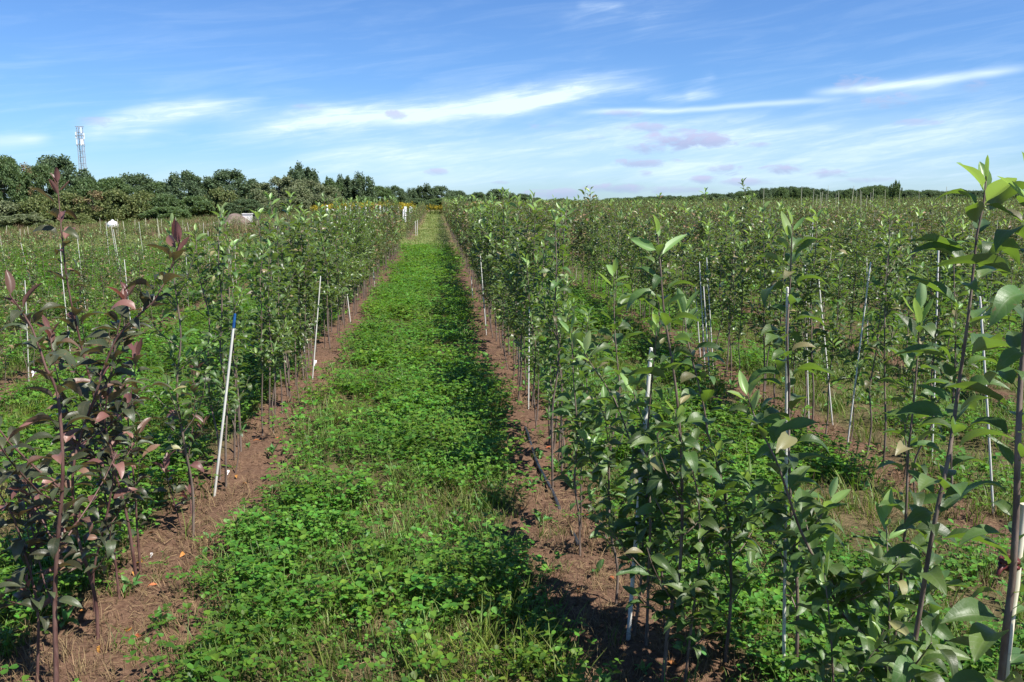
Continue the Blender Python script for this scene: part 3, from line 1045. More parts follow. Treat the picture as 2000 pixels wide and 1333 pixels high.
for b, t in [((1377, 722), (1366, 512)), ((1368, 700), (1358, 560)), ((1386, 740), (1374, 560))]:
    pix_stake(b, t, 'white stake in the tight cluster of the second row right of the aisle', group=wg + ' cluster')
for b, t in [((685, 630), (678, 575)), ((732, 560), (728, 520)), ((950, 652), (938, 498)), ((944, 590), (938, 500)), ((1032, 800), (1034, 600)), ((1013, 720), (1011, 560)), ((925, 600), (920, 540))]:
    pix_stake(b, t, 'thin white stake half hidden in the foliage of a row edging the aisle', group=wg + ' edging the aisle')
for i in range(88):
    k = rr.randrange(0, 9)
    y = 5 + 33 * rr.random() ** 1.4
    x = ROWS_R[k] + rr.gauss(0, .06)
    if in_view(x, y, -.2):
        z = float(gz(x, y))
        h = rr.uniform(.95, 1.5)
        put_stake((x, y, z), (x + rr.gauss(0, .06), y + rr.gauss(0, .06), z + h), 'thin pale stake standing among the sapling rows right of the aisle', wg + ' right of the aisle', rr.choice(['white', 'tan', 'tan']), rr.uniform(.6, .9))
for i in range(80):
    k = rr.randrange(0, 9)
    y = 5.5 + 22 * rr.random()
    x = ROWS_L[k] + rr.gauss(0, .06)
    if in_view(x, y, -.2):
        z = float(gz(x, y))
        h = rr.uniform(.8, 1.2)
        put_stake((x, y, z), (x + rr.gauss(-.03, .05), y + rr.gauss(0, .05), z + h), 'white stake among the small saplings left of the aisle', wg + ' left of the aisle', 'white', rr.uniform(.6, .85))
# tall pale stakes at the back right and the back left
for px in [1492, 1566, 1590, 1596, 1603, 1607, 1614, 1618, 1633, 1638, 1668, 1674, 1680, 1683, 1694, 1701, 1706, 1729, 1758, 1795, 1849]:
    Y = rr.uniform(36, 50)
    t = at(px, rr.uniform(362, 382), Y)
    z = float(broad(t[0], Y))
    put_stake((t[0] + rr.gauss(.02, .12), Y, z), tuple(t), 'tall pale stake above the far saplings at the right horizon', 'tall stakes at the back right', 'tan', rr.uniform(1.5, 2.0))
for i in range(46):
    px = rr.uniform(190, 640) if i < 34 else rr.uniform(0, 190)
    Y = rr.uniform(40, 58)
    t = at(px, rr.uniform(424, 446) + (0 if px > 190 else 14), Y)
    z = float(broad(t[0], Y))
    put_stake((t[0] + rr.gauss(.02, .1), Y, z - .1), tuple(t), 'pale stake in front of the shrubs at the left back of the field', 'stakes at the back left', 'tan', rr.uniform(1.7, 2.4))
# tie of dark red tape round cane and stem
g = Geo()
p = at(1972, 1104, 1.55)
th = np.linspace(0, 2 * np.pi, 25)
for dz in (-.006, .006):
    g.tube(np.stack([p[0] + .006 + .017 * np.cos(th), p[1] + .01 + .015 * np.sin(th), p[2] + dz + .002 * np.sin(th * 3)], -1), .005, 6, cap=False)
g.tube([p + [-.016, -.008, 0], p + [-.03, -.015, .003], p + [-.036, -.016, -.012]], [.006, .006, .004], 5)
tag(link('tape_tie', g.mesh('tape_tie', [M['tape']])), 'dark red tape tie round the bamboo cane and stem at the right edge', 'tie')
# the two pale stakes at the head of the far left row
for b, t in [((812, 462), (811, 432)), ((815, 462), (815, 430))]:
    pix_stake(b, t, 'one of two pale stakes at the head of the far left row', group='pair of stakes at the far row head', thick=2.2)

# white trunk guards of the far left block
g = Geo()
g.tube([[0, 0, 0], [0, 0, .02], [0, 0, .6], [0, 0, 1.18], [0, 0, 1.2]], [.05, .055, .05, .055, .052], 8)
GUARD = g.mesh('trunk_guard', [M['tagwhite']])
for (x0, x1, n) in [(690, 716, 6), (622, 640, 2), (746, 776, 12), (790, 806, 9), (776, 790, 3), (655, 690, 4), (716, 746, 4)]:
    for i in range(n):
        px = rr.uniform(x0, x1)
        Y = rr.uniform(62, 84)
        q = at(px, 400, Y)
        o = link('trunk_guard', GUARD)
        o.location = (q[0], Y, float(broad(q[0], Y)) - .03 + rr.uniform(0, .05))
        o.rotation_euler = (rr.gauss(0, .04), rr.gauss(0, .04), 0)
        o.scale = (rr.uniform(.7, 1.4),) * 2 + (rr.uniform(.75, 1.0),)
        tag(o, 'white trunk guard beneath the goldenrod at the far left of the aisle', 'trunk guard', 'white trunk guards in the far left block')

# ------------------------------------------------------------------ irrigation pipe, plant tags
def pipe_thing():
    g = Geo()
    pix = [(1024, 830), (1030, 850), (1042, 885), (1052, 912), (1066, 940), (1083, 974), (1103, 1008), (1121, 1040), (1131, 1066), (1146, 1100)]
    lift = [-.02, .012, .016, .010, .016, .012, -.016, .002, -.004, -.03]
    P = []
    for (a, b), l in zip(pix, lift):
        p = ground_hit(a, b)
        p[2] = float(gz(p[0], p[1])) + l
        P.append(p)
    g.tube(resample(np.array(P), .03), .0105, 10)
    tag(link('irrigation_pipe', g.mesh('irrigation_pipe', [M['pipe']])), 'black irrigation pipe lying on the right soil strip beside the aisle', 'pipe')


pipe_thing()


def plant_tag(px, py, s, label):
    p = ground_hit(px, py)
    z = float(gz(p[0], p[1]))
    g = Geo()
    g.box((0, 0, .5), (1, .12, 1))
    g.box((.0, 0, -.6), (.3, .10, 1.3))
    o = link('plant_tag', g.mesh('plant_tag', [M['tagwhite']], False))
    o.location = (p[0], p[1], z + s * .9)
    o.scale = (s, s, s)
    o.rotation_euler = (-.3, .25, .2)
    tag(o, label, 'tag')


plant_tag(295, 1076, .011, 'small white tag at the foot of a bronze-leaved sapling')
plant_tag(446, 932, .013, 'tiny white tag on the soil right of the blue-topped stake')
plant_tag(615, 714, .03, 'white scrap on the soil beside the crossing stakes')
plant_tag(66, 737, .035, 'white scrap on the soil at the left edge')

# ------------------------------------------------------------------ ground cover
def clover_proto(seed, n, hmin, hmax, rad, size):
    r = np.random.default_rng(seed)
    g = Geo()
    lf = np.array([[0, 0, 0], [.33, .42, .07], [.36, .78, .08], [0, 1.0, -.02], [-.36, .78, .08], [-.33, .42, .07], [0, .55, -.03]])
    ff = np.array([[0, 1, 6], [1, 2, 6], [2, 3, 6], [3, 4, 6], [4, 5, 6], [5, 0, 6]])
    for k in range(n):
        a, d = r.uniform(0, 6.28), rad * math.sqrt(r.random())
        b = np.array([d * math.cos(a), d * math.sin(a), 0])
        h = r.uniform(hmin, hmax)
        top = b + np.array([math.cos(a) * h * .45 + r.normal(0, .012), math.sin(a) * h * .45 + r.normal(0, .012), h])
        mid = (b + top) / 2 + [0, 0, h * .12]
        w = np.array([-math.sin(a), math.cos(a), 0]) * .0011
        g.add([b - w, b + w, mid + w, mid - w, top + w, top - w], [[0, 1, 2, 3], [3, 2, 4, 5]])
        az = r.uniform(0, 6.28)
        sz = size * r.uniform(.7, 1.25)
        tl = r.uniform(-.25, .35)
        fr = frames(np.repeat(top[None], 3, 0), az + np.array([0, 2.09, 4.19]) + r.normal(0, .12, 3), np.full(3, tl) + r.normal(0, .18, 3), r.normal(0, .2, 3), np.full(3, sz))
        g.many(lf, ff, fr)
    return proto('clover', g.mesh('clover', [M['clover']]))


def grass_proto(seed, n, hmin, hmax, rad, mat, width=.0032, bend=.8):
    r = np.random.default_rng(seed)
    g = Geo()
    for k in range(n):
        a, d = r.uniform(0, 6.28), rad * math.sqrt(r.random())
        p = np.array([d * math.cos(a), d * math.sin(a), -.005])
        h, el, aa = r.uniform(hmin, hmax), r.uniform(1.1, 1.55), r.uniform(0, 6.28)
        w = np.array([-math.sin(aa), math.cos(aa), 0]) * width * r.uniform(.6, 1.2)
        V = [p - w, p + w]
        for s in range(3):
            p = p + h / 3 * np.array([math.cos(aa) * math.cos(el), math.sin(aa) * math.cos(el), math.sin(el)])
            el -= bend * r.uniform(.2, .6)
            ww = w * (.85, .6, .08)[s]
            V += [p - ww, p + ww]
        g.add(V, [[0, 1, 3, 2], [2, 3, 5, 4], [4, 5, 7, 6]])
    return proto('grass', g.mesh('grass', [mat]))


def rosette_proto(seed, n, L, mat):
    r = np.random.default_rng(seed)
    g = Geo()
    for k in range(n):
        v, f = LO[int(r.integers(0, len(LO)))] if k % 2 else LOY[int(r.integers(0, len(LOY)))]
        fr = frames(np.array([[0, 0, r.uniform(0, .03)]]), [k * 2.4 + r.normal(0, .3)], [r.uniform(.25, 1.0)], [r.normal(0, .3)], [L * r.uniform(.6, 1.2)])
        g.many(v, f, fr)
    return proto('weed', g.mesh('weed', [mat]))


def straw_proto(seed, n, rad):
    r = np.random.default_rng(seed)
    g = Geo()
    for k in range(n):
        c = np.array([r.normal(0, rad), r.normal(0, rad), r.uniform(.001, .012)])
        a, L, e = r.uniform(0, 6.28), r.uniform(.015, .07), r.normal(0, .15)
        d = np.array([math.cos(a), math.sin(a), e]) * L / 2
        w = np.array([-math.sin(a), math.cos(a), .4]) * r.uniform(.0006, .0014)
        m = c + [0, 0, r.uniform(0, .006)]
        g.add([c - d - w, c - d + w, m + w, m - w, c + d + w, c + d - w], [[0, 1, 2, 3], [3, 2, 4, 5]])
    return proto('straw', g.mesh('straw', [M['straw']]))


def clod_proto(seed):
    r = np.random.default_rng(seed)
    me = bpy.data.meshes.new('clod')
    import bmesh
    bm = bmesh.new()
    bmesh.ops.create_icosphere(bm, subdivisions=2, radius=1)
    for v in bm.verts:
        d = v.co.normalized()
        q = .6 + .75 * float(vnoise(d.x * 2.1 + 5 * seed, d.y * 2.1 + d.z * 3.3, seed))
        v.co = Vector((d.x * q, d.y * q * .9, d.z * q * .62))
    bm.to_mesh(me)
    bm.free()
    me.materials.append(M['clod'])
    return proto('clod', me)


CLOV = [clover_proto(20 + k, 11, .03, .085, .07, .019) for k in range(4)] + [clover_proto(30 + k, 15, .05, .14, .10, .023) for k in range(4)] + [clover_proto(40 + k, 22, .04, .12, .18, .033) for k in range(3)]
GRAS = [grass_proto(50 + k, 14, .05, .14, .05, M['grass']) for k in range(4)] + [grass_proto(55 + k, 16, .08, .22, .06, M['grass'], .003) for k in range(2)] + \
       [grass_proto(60 + k, 12, .04, .13, .05, M['straw'], .0018) for k in range(3)] + [grass_proto(64 + k, 26, .05, .16, .22, M['palegrass'], .006) for k in range(3)]
WEED = [rosette_proto(70 + k, 7, .07, M['weed']) for k in range(4)]
STRW = [straw_proto(80 + k, 22, .09) for k in range(4)]
CLOD = [clod_proto(k) for k in range(4)]


def zone(y0, y1, dens, mr=.6):
    """uniform random points in the wedge of field in front of the camera"""
    xa, xb = -.56 * y1 - mr, .75 * y1 + mr
    n = int((xb - xa) * (y1 - y0) * dens)
    x, y = RNG.uniform(xa, xb, n), RNG.uniform(y0, y1, n)
    k = (x > -.56 * y - mr) & (x < .75 * y + mr)
    return x[k], y[k]


def lay(lst):
    return [np.concatenate([l[i] for l in lst]) for i in range(5)]


def spots(x, y, keep, scale, idx, tilt=.12, flat=1.0):
    x, y = x[keep], y[keep]
    n = len(x)
    s = RNG.uniform(*scale, n)
    return (x, y, np.stack([RNG.normal(0, tilt, n), RNG.normal(0, tilt, n), RNG.uniform(0, 6.28, n)], 1), np.stack([s, s, s * flat], 1), RNG.integers(idx[0], idx[1], n))


def commit(name, protos, lst, label, cat, sink=.0):
    x, y, rot, scl, idx = lay(lst)
    scatter(name, protos, np.stack([x, y, gz(x, y) - sink], 1), rot, scl, idx, label, cat)
    print(name, len(x))


def patch(x, y, s=1.3, k=8):
    return vnoise(x * s, y * s, k) * .6 + vnoise(x * s * 3, y * s * 3, k + 1) * .4


cl, gr, we, stw, cd = [], [], [], [], []
for (y0, y1, dens, i0, i1, sc) in [(1.9, 4.2, 330, 0, 8, (.6, 1.25)), (4.2, 8, 190, 0, 8, (.65, 1.5)), (8, 16, 62, 4, 11, (.9, 1.35)), (16, 31, 20, 8, 11, (1.1, 1.7))]:
    x, y = zone(y0, y1, dens)
    s = soil_mask(x, y)
    p = patch(x, y)
    aisle = (x > -1.3) & (x < .9)
    edge = np.exp(-((x + .78) / .24) ** 2 - ((y - 3.2) / .8) ** 2) * .35
    thin = np.where(aisle, .06 * (1 - sstep(3.6, 5.4, y)), np.where(x < -1.3, -.12, .04))
    lush = .14 * aisle + .86 * sstep(.38, .60, p + edge - thin + .04 * (y > 5))
    prob = lush * (1 - s) ** 1.5 * np.where(x > 4.0, .5, .9) + .012 * s
    cl.append(spots(x, y, RNG.random(len(x)) < prob, sc, (i0, i1)))
for (y0, y1, dens, sc) in [(1.9, 4.2, 380, (.5, 1.05)), (4.2, 9, 190, (.6, 1.15)), (9, 20, 40, (.9, 1.5)), (20, 31, 9, (1.3, 2.2))]:
    x, y = zone(y0, y1, dens)
    s = soil_mask(x, y)
    p = patch(x, y, 1.1, 12)
    gr.append(spots(x, y, RNG.random(len(x)) < (.25 + .75 * sstep(.4, .6, p)) * (1 - s) ** 1.2 * .75 + .015 * s, sc, (0, 6)))
    gr.append(spots(x, y, RNG.random(len(x)) < (.16 * (1 - s) + .20 * s * (y < 12)) * np.where(y < 4.8, 2.2, .8), sc, (6, 9), .3))
for (y0, y1, dens, sc) in [(28.5, 50, 13, (1.0, 1.6)), (50, 110, 3.2, (1.6, 2.6))]:
    x, y = zone(y0, y1, dens)
    s = soil_mask(x, y)
    n4 = y + vnoise(x * .35, y * .35, 4) * 2
    gr.append(spots(x, y, (RNG.random(len(x)) < 1 - .8 * s) & (n4 > 30), sc, (9, 12), .1, .55))
x, y = zone(1.9, 9, 14)
s = soil_mask(x, y)
we.append(spots(x, y, RNG.random(len(x)) < .25 + .3 * s, (.5, 1.1), (0, 4)))
for (y0, y1, d) in [(1.9, 5, 150), (5, 11, 40)]:
    x, y = zone(y0, y1, d)
    s = soil_mask(x, y)
    stw.append(spots(x, y, RNG.random(len(x)) < s * .32 + .22, (.6, 1.1), (0, 4), .1))
    x, y = zone(y0, y1, d * 2.2)
    s = soil_mask(x, y)
    a = spots(x, y, RNG.random(len(x)) < s * .9 + .22 * (y < 5.5), (.003, .012), (0, 4), .5)
    cd.append(a)
commit('clover', CLOV, cl, 'green clover growing over the aisle and between the rows', 'clover')
commit('grass', GRAS, gr, 'grass blades and dry tufts in the sward', 'grass', .004)
commit('weeds', WEED, we, 'low broad-leaved weeds on the soil strips', 'weeds')
commit('straw', STRW, stw, 'dry straw bits strewn on the bare soil', 'straw')
commit('soil_crumbs', CLOD, cd, 'crumbs and clods of brown soil on the planting strips', 'soil')
# fallen leaves
g = Geo()
for k in range(34):
    if k % 2:
        x, y = rowx_r1(4) + rr.gauss(0, .14), rr.uniform(2.6, 7)
    else:
        x, y = -1.29 + rr.gauss(0, .14), rr.uniform(2.7, 7)
    v, f = LO[k % len(LO)]
    g.many(v, f, frames(np.array([[x, y, float(gz(x, y)) + .012]]), [rr.uniform(0, 6)], [rr.gauss(.1, .2)], [rr.gauss(0, .5)], [rr.uniform(.03, .06)]))
tag(link('fallen_leaves', g.mesh('fallen_leaves', [M['litter']])), 'orange and brown fallen leaves lying on the soil strips', 'leaves', kind='stuff')

# ------------------------------------------------------------------ background: weeds, goldenrod, heap, bins, tank
DRY = [grass_proto(90 + k, 40, .2, .55, .35, M['dryweed'], .012, .3) for k in range(3)] + [grass_proto(94 + k, 40, .2, .6, .35, M['goldstem'], .016, .4) for k in range(3)]
x, y = RNG.uniform(-75, 8, 5200), RNG.uniform(36, 105, 5200)
k = (x > -.57 * y - 2) & (x < -.03 * y - 1.0 - 2.2 * (y < 95))
k &= RNG.random(5200) < sstep(.3, .6, vnoise(x * .12, y * .12, 21)) * .75 + .25
x, y = x[k], y[k]
n = len(x)
scatter('dry_weeds', DRY, np.stack([x, y, broad(x, y)], 1), np.stack([np.zeros(n), np.zeros(n), RNG.uniform(0, 6, n)], 1), RNG.uniform(.7, 1.3, n), RNG.integers(0, 6, n), 'brown and olive dry weeds at the left edge of the field', 'weeds')


def goldenrod_geo(seed, n, rad, h):
    r = np.random.default_rng(seed)
    g = Geo()
    for k in range(n):
        a, d = r.uniform(0, 6.28), rad * math.sqrt(r.random())
        b = np.array([d * math.cos(a), d * math.sin(a), 0])
        hh = h * r.uniform(.7, 1.1)
        t = b + [r.normal(0, .08), r.normal(0, .08), hh]
        g.tube([b, (b + t) / 2, t], [.01, .008, .005], 4, 1)
        m = 18
        fr = frames(b + (t - b) * r.uniform(.1, .8, m)[:, None], r.uniform(0, 6.28, m), r.uniform(0, .8, m), r.normal(0, .3, m), r.uniform(.1, .22, m))
        g.many(*LO[0], fr, 1)
        m = 26
        fr = frames(b + (t - b) * r.uniform(.72, 1.08, m)[:, None] + r.normal(0, .05, (m, 3)), r.uniform(0, 6.28, m), r.uniform(-.3, 1, m), r.normal(0, .8, m), r.uniform(.08, .17, m))
        g.many(*LO[1], fr, 0)
    return g


GOLD = [proto('goldenrod', goldenrod_geo(k, 9, .5, .75).mesh('goldenrod', [M['gold'], M['goldstem']])) for k in range(3)]
px = np.concatenate([RNG.uniform(620, 800, 95), RNG.uniform(690, 720, 25), RNG.uniform(770, 790, 20), RNG.uniform(905, 1000, 40)])
Y = RNG.uniform(86, 104, len(px))
x = np.array([at(p, 400, q)[0] for p, q in zip(px, Y)])
n = len(x)
scatter('goldenrod', GOLD, np.stack([x, Y, broad(x, Y)], 1), np.stack([np.zeros(n), np.zeros(n), RNG.uniform(0, 6, n)], 1), RNG.uniform(.9, 1.5, n), RNG.integers(0, 3, n), 'band of yellow goldenrod in bloom below the tree line', 'goldenrod')
e = empty('goldenrod_clump', (float(at(852, 400, 92)[0]), 92, float(broad(0, 92))))
tag(e, 'round yellow goldenrod clump closing the far end of the grass aisle', 'goldenrod')
link('blooms', goldenrod_geo(77, 26, 1.1, .9).mesh('blooms', [M['gold'], M['goldstem']]), e)


def heap_thing():
    px0, Y = 452, 66.0
    c = at(px0, 440, Y)
    zb = float(broad(c[0], Y)) - .2
    n = 40
    th = np.linspace(0, 2 * np.pi, n, endpoint=False)
    V, fs = [], []
    rings = 12
    for i in range(rings + 1):
        t = i / rings
        rad = 1 - t
        for a in th:
            q = 1 + .25 * (vnoise(math.cos(a) * 2 + 9, math.sin(a) * 2 + 9, 2) - .5)
            X, Yy = rad * 2.2 * q * math.cos(a), rad * 1.6 * q * math.sin(a)
            V.append((X, Yy, .95 * (1 - rad ** 1.6) * (1 + .3 * math.sin(X * 1.7 + .5)) + .18 * float(vnoise(X * 3 + 5, Yy * 3 + 5, 3)) * rad))
    for i in range(rings):
        for j in range(n):
            k = (j + 1) % n
            fs.append((i * n + j, i * n + k, (i + 1) * n + k, (i + 1) * n + j))
    o = link('soil_heap', new_mesh('soil_heap', V, [fs], [M['heap']]))
    o.location = (c[0], Y, zb)
    tag(o, 'brown-grey heap of soil in front of the dark trees behind the left row', 'heap')


heap_thing()


def bin_thing(px, py, w, h, Y, mat, name, label):
    c = at(px, py, Y)
    e = empty(name, (c[0], Y, c[2]))
    tag(e, label, 'bin')
    g = Geo()
    for sx in (-1, 1):
        g.box((sx * (w / 2 - .02), 0, h / 2), (.04, w, h))
        g.box((0, sx * (w / 2 - .02), h / 2), (w - .08, .04, h))
    g.box((0, 0, .06), (w - .08, w - .08, .05))
    link('wall', g.mesh('wall', [mat], False), e)
    g = Geo()
    for sx in (-1, 1):
        g.box((sx * w / 2, 0, h + .03), (.09, w + .09, .06))
        g.box((0, sx * w / 2, h + .028), (w - .09, .09, .06))
    link('rim', g.mesh('rim', [mat], False), e)
    for sx in (-.4, 0, .4):
        g = Geo()
        g.box((sx * w, 0, -.06), (.1, w * .98, .1))
        link('foot', g.mesh('foot', [mat], False), e)


bin_thing(484, 433, .62, .55, 66.5, M['binwhite'], 'storage_bin', 'small white bin standing on the heap right of the soil')
bin_thing(499, 431, .66, .45, 67.5, M['bindark'], 'storage_bin', 'dark crate beside the small white bin')


def tank_thing():
    c = at(221, 450, 72)
    e = empty('water_tank', (c[0], 72, c[2] - .25))
    e.scale = (.8, .8, .95)
    tag(e, 'white water tank half hidden by shrubs at the left', 'tank')
    g = Geo()
    zz = np.array([0, .03, .3, .6, .85, 1.0, 1.06])
    g.tube(np.stack([zz * 0, zz * 0, zz * 1.0], -1), [.42, .52, .54, .54, .5, .34, .12], 20)
    link('vessel', g.mesh('vessel', [M['tagwhite']]), e)
    for z in (.25, .5, .75):
        g = Geo()
        th = np.linspace(0, 6.2832, 25)
        g.tube(np.stack([.53 * np.cos(th), .53 * np.sin(th), th * 0 + z], -1), .02, 6, cap=False)
        link('rib', g.mesh('rib', [M['tagwhite']]), e)
    g = Geo()
    g.tube([[0, 0, 1.03], [0, 0, 1.12], [0, 0, 1.13]], [.14, .14, .1], 12)
    link('lid', g.mesh('lid', [M['tagwhite']]), e)


tank_thing()

# ------------------------------------------------------------------ trees of the hedgerow
WIDE = {'round': 1.65, 'poplar': 1.35, 'shrub': 1.5}


def crown_mesh(seed, kind, mat, leaf=.20, nblob=46, per=62):
    """unit tree: height 1 from z=.0, crown of leaf faces gathered in uneven clumps"""
    r = np.random.default_rng(seed)
    Hh = 8.0
    P, S = [], []
    for k in range(nblob):
        a = r.uniform(0, 6.28)
        if kind == 'round':
            t = r.random() ** .8
            rad = 2.7 * math.sin(math.pi * min(1, .20 + .76 * t)) ** .7 * math.sqrt(r.uniform(.15, 1))
            z = .5 + 7.1 * t
            s = r.uniform(.45, .95)
            st = (1, 1, .9)
        elif kind == 'poplar':
            rad = 1.9 * math.sqrt(r.random())
            z = r.uniform(.8, 7.4 - rad * 1.1)
            s = r.uniform(.3, .6)
            st = (.8, .8, 2.1)
        else:
            t = r.random() ** .6
            rad = 2.5 * math.sqrt(r.random()) * math.sqrt(max(.05, 1 - t * t))
            z = .2 + 3.5 * t
            s = r.uniform(.3, .65)
            st = (1, 1, 1.1)
        rad *= WIDE[kind]
        c = np.array([rad * math.cos(a), rad * math.sin(a), z])
        d = r.normal(0, 1, (per, 3))
        d /= np.linalg.norm(d, axis=1)[:, None]
        q = r.random((per, 1)) ** .4
        P.append(c + d * q * s * np.array(st))
    P = np.concatenate(P)
    n = len(P)
    lf = np.array([[0, 0, 0], [.35, .5, .06], [0, 1, -.1], [-.35, .5, .06]])
    g = Geo()
    g.many(lf, np.array([[0, 1, 2, 3]]), frames(P, r.uniform(0, 6.28, n), r.uniform(-1.2, 1.3, n), r.normal(0, .9, n), leaf * r.uniform(.7, 1.4, n)))
    me = g.mesh('crown', [mat], False)
    # trunk with limbs
    g = Geo()
    tp = np.array([[0, 0, -.3], [.05, 0, .6], [.0, .08, 2.5], [.1, .05, 4.6], [.08, .1, 6.4]]) * (.5 if kind == 'shrub' else 1)
    g.tube(tp, [.17, .14, .11, .07, .02], 7)
    for k in range(7):
        a, z = r.uniform(0, 6.28), r.uniform(.5, 1.8) if kind == 'shrub' else r.uniform(1.0, 4.6)
        o = np.array([math.cos(a), math.sin(a), 0])
        b = np.array([.04, .04, z])
        g.tube([b, b + o * .7 + [0, 0, .5], b + o * 1.5 + [0, 0, 1.4]], [.06, .045, .012], 5)
    return me, g.mesh('trunk', [M['trunk']])


KIND = {}
for nm, kd, mt, sd in [('round', 'round', 'crown_a', 1), ('round2', 'round', 'crown_b', 2), ('poplar', 'poplar', 'crown_b', 3), ('poplar2', 'poplar', 'crown_a', 4),
                       ('shrub', 'shrub', 'crown_c', 5), ('willow', 'round', 'crown_d', 6), ('brown', 'round', 'crown_e', 7), ('shrub2', 'shrub', 'crown_a', 8), ('shrub3', 'shrub', 'crown_d', 9)]:
    KIND[nm] = crown_mesh(sd, kd, M[mt], leaf=.27, nblob=105, per=130) if nm != 'brown' else crown_mesh(sd, kd, M[mt], leaf=.26, nblob=34, per=60)


def tree(px, top, width, base, Y, kind, label, name='tree', group=None):
    b = at(px, base, Y)
    x = b[0]
    z = float(broad(x, Y)) - .1
    h = at(px, top, Y)[2] - z
    wd = width * 1.18 / F * Y
    e = empty(name, (x, Y, z))
    e.rotation_euler = (0, 0, rr.uniform(0, 6.28))
    q = WIDE['poplar' if 'poplar' in kind else ('shrub' if 'shrub' in kind else 'round')]
    e.scale = (wd / 4.8 / q, wd / 4.8 / q, h / (4.1 if 'shrub' in kind else 8.1))
    cr, tr = KIND[kind]
    link('trunk', tr, e)
    link('crown', cr, e)['kind'] = 'stuff'
    tag(e, label, 'shrub' if 'shrub' in name else 'tree', group)


TREES = [
    (-25, 300, 110, 105, 'round', 'green tree cut by the left edge of the picture'),
    (15, 306, 80, 100, 'round', 'tall green tree beside the left edge with a ragged top'),
    (48, 318, 62, 102, 'brown', 'thin browning tree with bare top twigs near the left edge'),
    (92, 322, 70, 104, 'round', 'green tree between the browning tree and the mast'),
    (118, 306, 100, 110, 'round2', 'broad dark green tree just left of the mast'),
    (178, 352, 90, 106, 'shrub2', 'low tree just right of the mast'),
    (222, 348, 84, 108, 'round', 'rounded tree between the mast and the dome-shaped tree'),
    (266, 341, 96, 112, 'round2', 'dark dome-shaped tree standing above the olive shrubs'),
    (312, 356, 66, 112, 'round', 'small tree in the dip of the tree line'),
    (362, 336, 80, 108, 'round2', 'dense dark tree left of the pair in the tree line'),
    (402, 338, 62, 110, 'poplar', 'dark narrow tree between two dense ones'),
    (452, 333, 92, 110, 'round2', 'dense dark tree with a flat broad top'),
    (505, 344, 74, 112, 'poplar', 'narrow dark tree right of the flat-topped one'),
    (548, 344, 88, 110, 'willow', 'grey-green tree left of the tallest one'),
    (594, 308, 72, 118, 'poplar', 'tallest tree of the line, its feathery crown standing clear against the sky'),
    (606, 350, 90, 114, 'willow', 'pale grey-green willow at the foot of the tallest tree'),
    (646, 340, 50, 120, 'poplar2', 'thin open tree in the gap right of the tallest'),
    (672, 334, 46, 122, 'poplar', 'pointed tree left of the broad-crowned poplar'),
    (703, 330, 74, 122, 'poplar', 'broad-crowned poplar where the tall part of the line ends'),
    (738, 364, 56, 126, 'round', 'low tree right after the tall part of the line'),
    (768, 364, 50, 130, 'round2', 'small dark tree in the low part of the line'),
    (800, 364, 40, 150, 'poplar', 'left dark tree of the grove behind the aisle'),
    (830, 354, 52, 152, 'poplar', 'highest tree of the grove behind the aisle'),
    (862, 364, 50, 154, 'round2', 'tree on the right slope of the grove behind the aisle'),
    (893, 373, 44, 158, 'round2', 'lowest right tree of the grove behind the aisle'),
    (932, 376, 46, 170, 'round2', 'distant tree just left of the tall right-row tips'),
    (975, 370, 60, 172, 'round2', 'distant tree behind the tall right-row tips'),
    (1022, 379, 44, 175, 'round2', 'last distant tree before the open horizon'),
    (1745, 348, 26, 150, 'poplar2', 'lone small poplar standing above the right horizon'),
]
for t in TREES:
    tree(t[0], t[1], t[2], 430, t[3], t[4], t[5])
SH = [(20, 395, 110, 92, 'shrub3'), (80, 385, 100, 94, 'shrub'), (135, 378, 90, 95, 'shrub'), (185, 372, 90, 96, 'brown'), (230, 372, 90, 96, 'shrub'), (282, 376, 90, 98, 'shrub'), (325, 380, 70, 98, 'shrub2'),
      (385, 384, 80, 100, 'shrub2'), (432, 368, 70, 102, 'shrub'), (480, 390, 70, 100, 'round2'), (530, 388, 70, 104, 'willow'), (575, 385, 70, 106, 'shrub3'), (630, 382, 60, 108, 'shrub3'), (668, 390, 60, 110, 'shrub'), (715, 385, 60, 114, 'shrub2'), (752, 390, 40, 118, 'shrub'), (880, 385, 60, 140, 'shrub2'), (40, 420, 120, 84, 'shrub3'), (120, 415, 100, 86, 'shrub'), (330, 405, 90, 92, 'shrub2'), (860, 388, 60, 138, 'round'), (820, 388, 50, 136, 'round2'), (790, 388, 50, 136, 'round2')]
SHL = ['grey-green shrub under the ragged tree at the left edge', 'olive shrub right of the leftmost grey-green one', 'olive shrub under the broad dark tree left of the mast', 'browning shrub under the mast',
       'olive shrub behind the white tank', 'olive shrub under the dome-shaped tree', 'green shrub in the dip of the tree line', 'green shrub under the dense dark tree left of the pair', 'yellowish shrub under the flat-topped dark tree',
       'dark shrub behind the soil heap', 'grey-green shrub right of the soil heap', 'grey-green shrub left of the tallest tree', 'pale shrub right under the tallest tree', 'olive shrub under the pointed tree', 'green shrub under the broad-crowned poplar',
       'small olive shrub after the tall part of the line', 'green shrub at the right foot of the grove behind the aisle', 'low grey-green shrub nearest the left edge', 'low olive shrub left of the white tank', 'low green shrub right of the white tank',
       'green shrub in the middle of the grove behind the aisle', 'dark shrub in the grove above the far row head', 'dark shrub at the left foot of the grove behind the aisle']
for i, (px, top, wd, Y, kd) in enumerate(SH):
    tree(px, top, wd, 440, Y, kd, SHL[i], 'shrub', 'shrubs at the foot of the tree line')

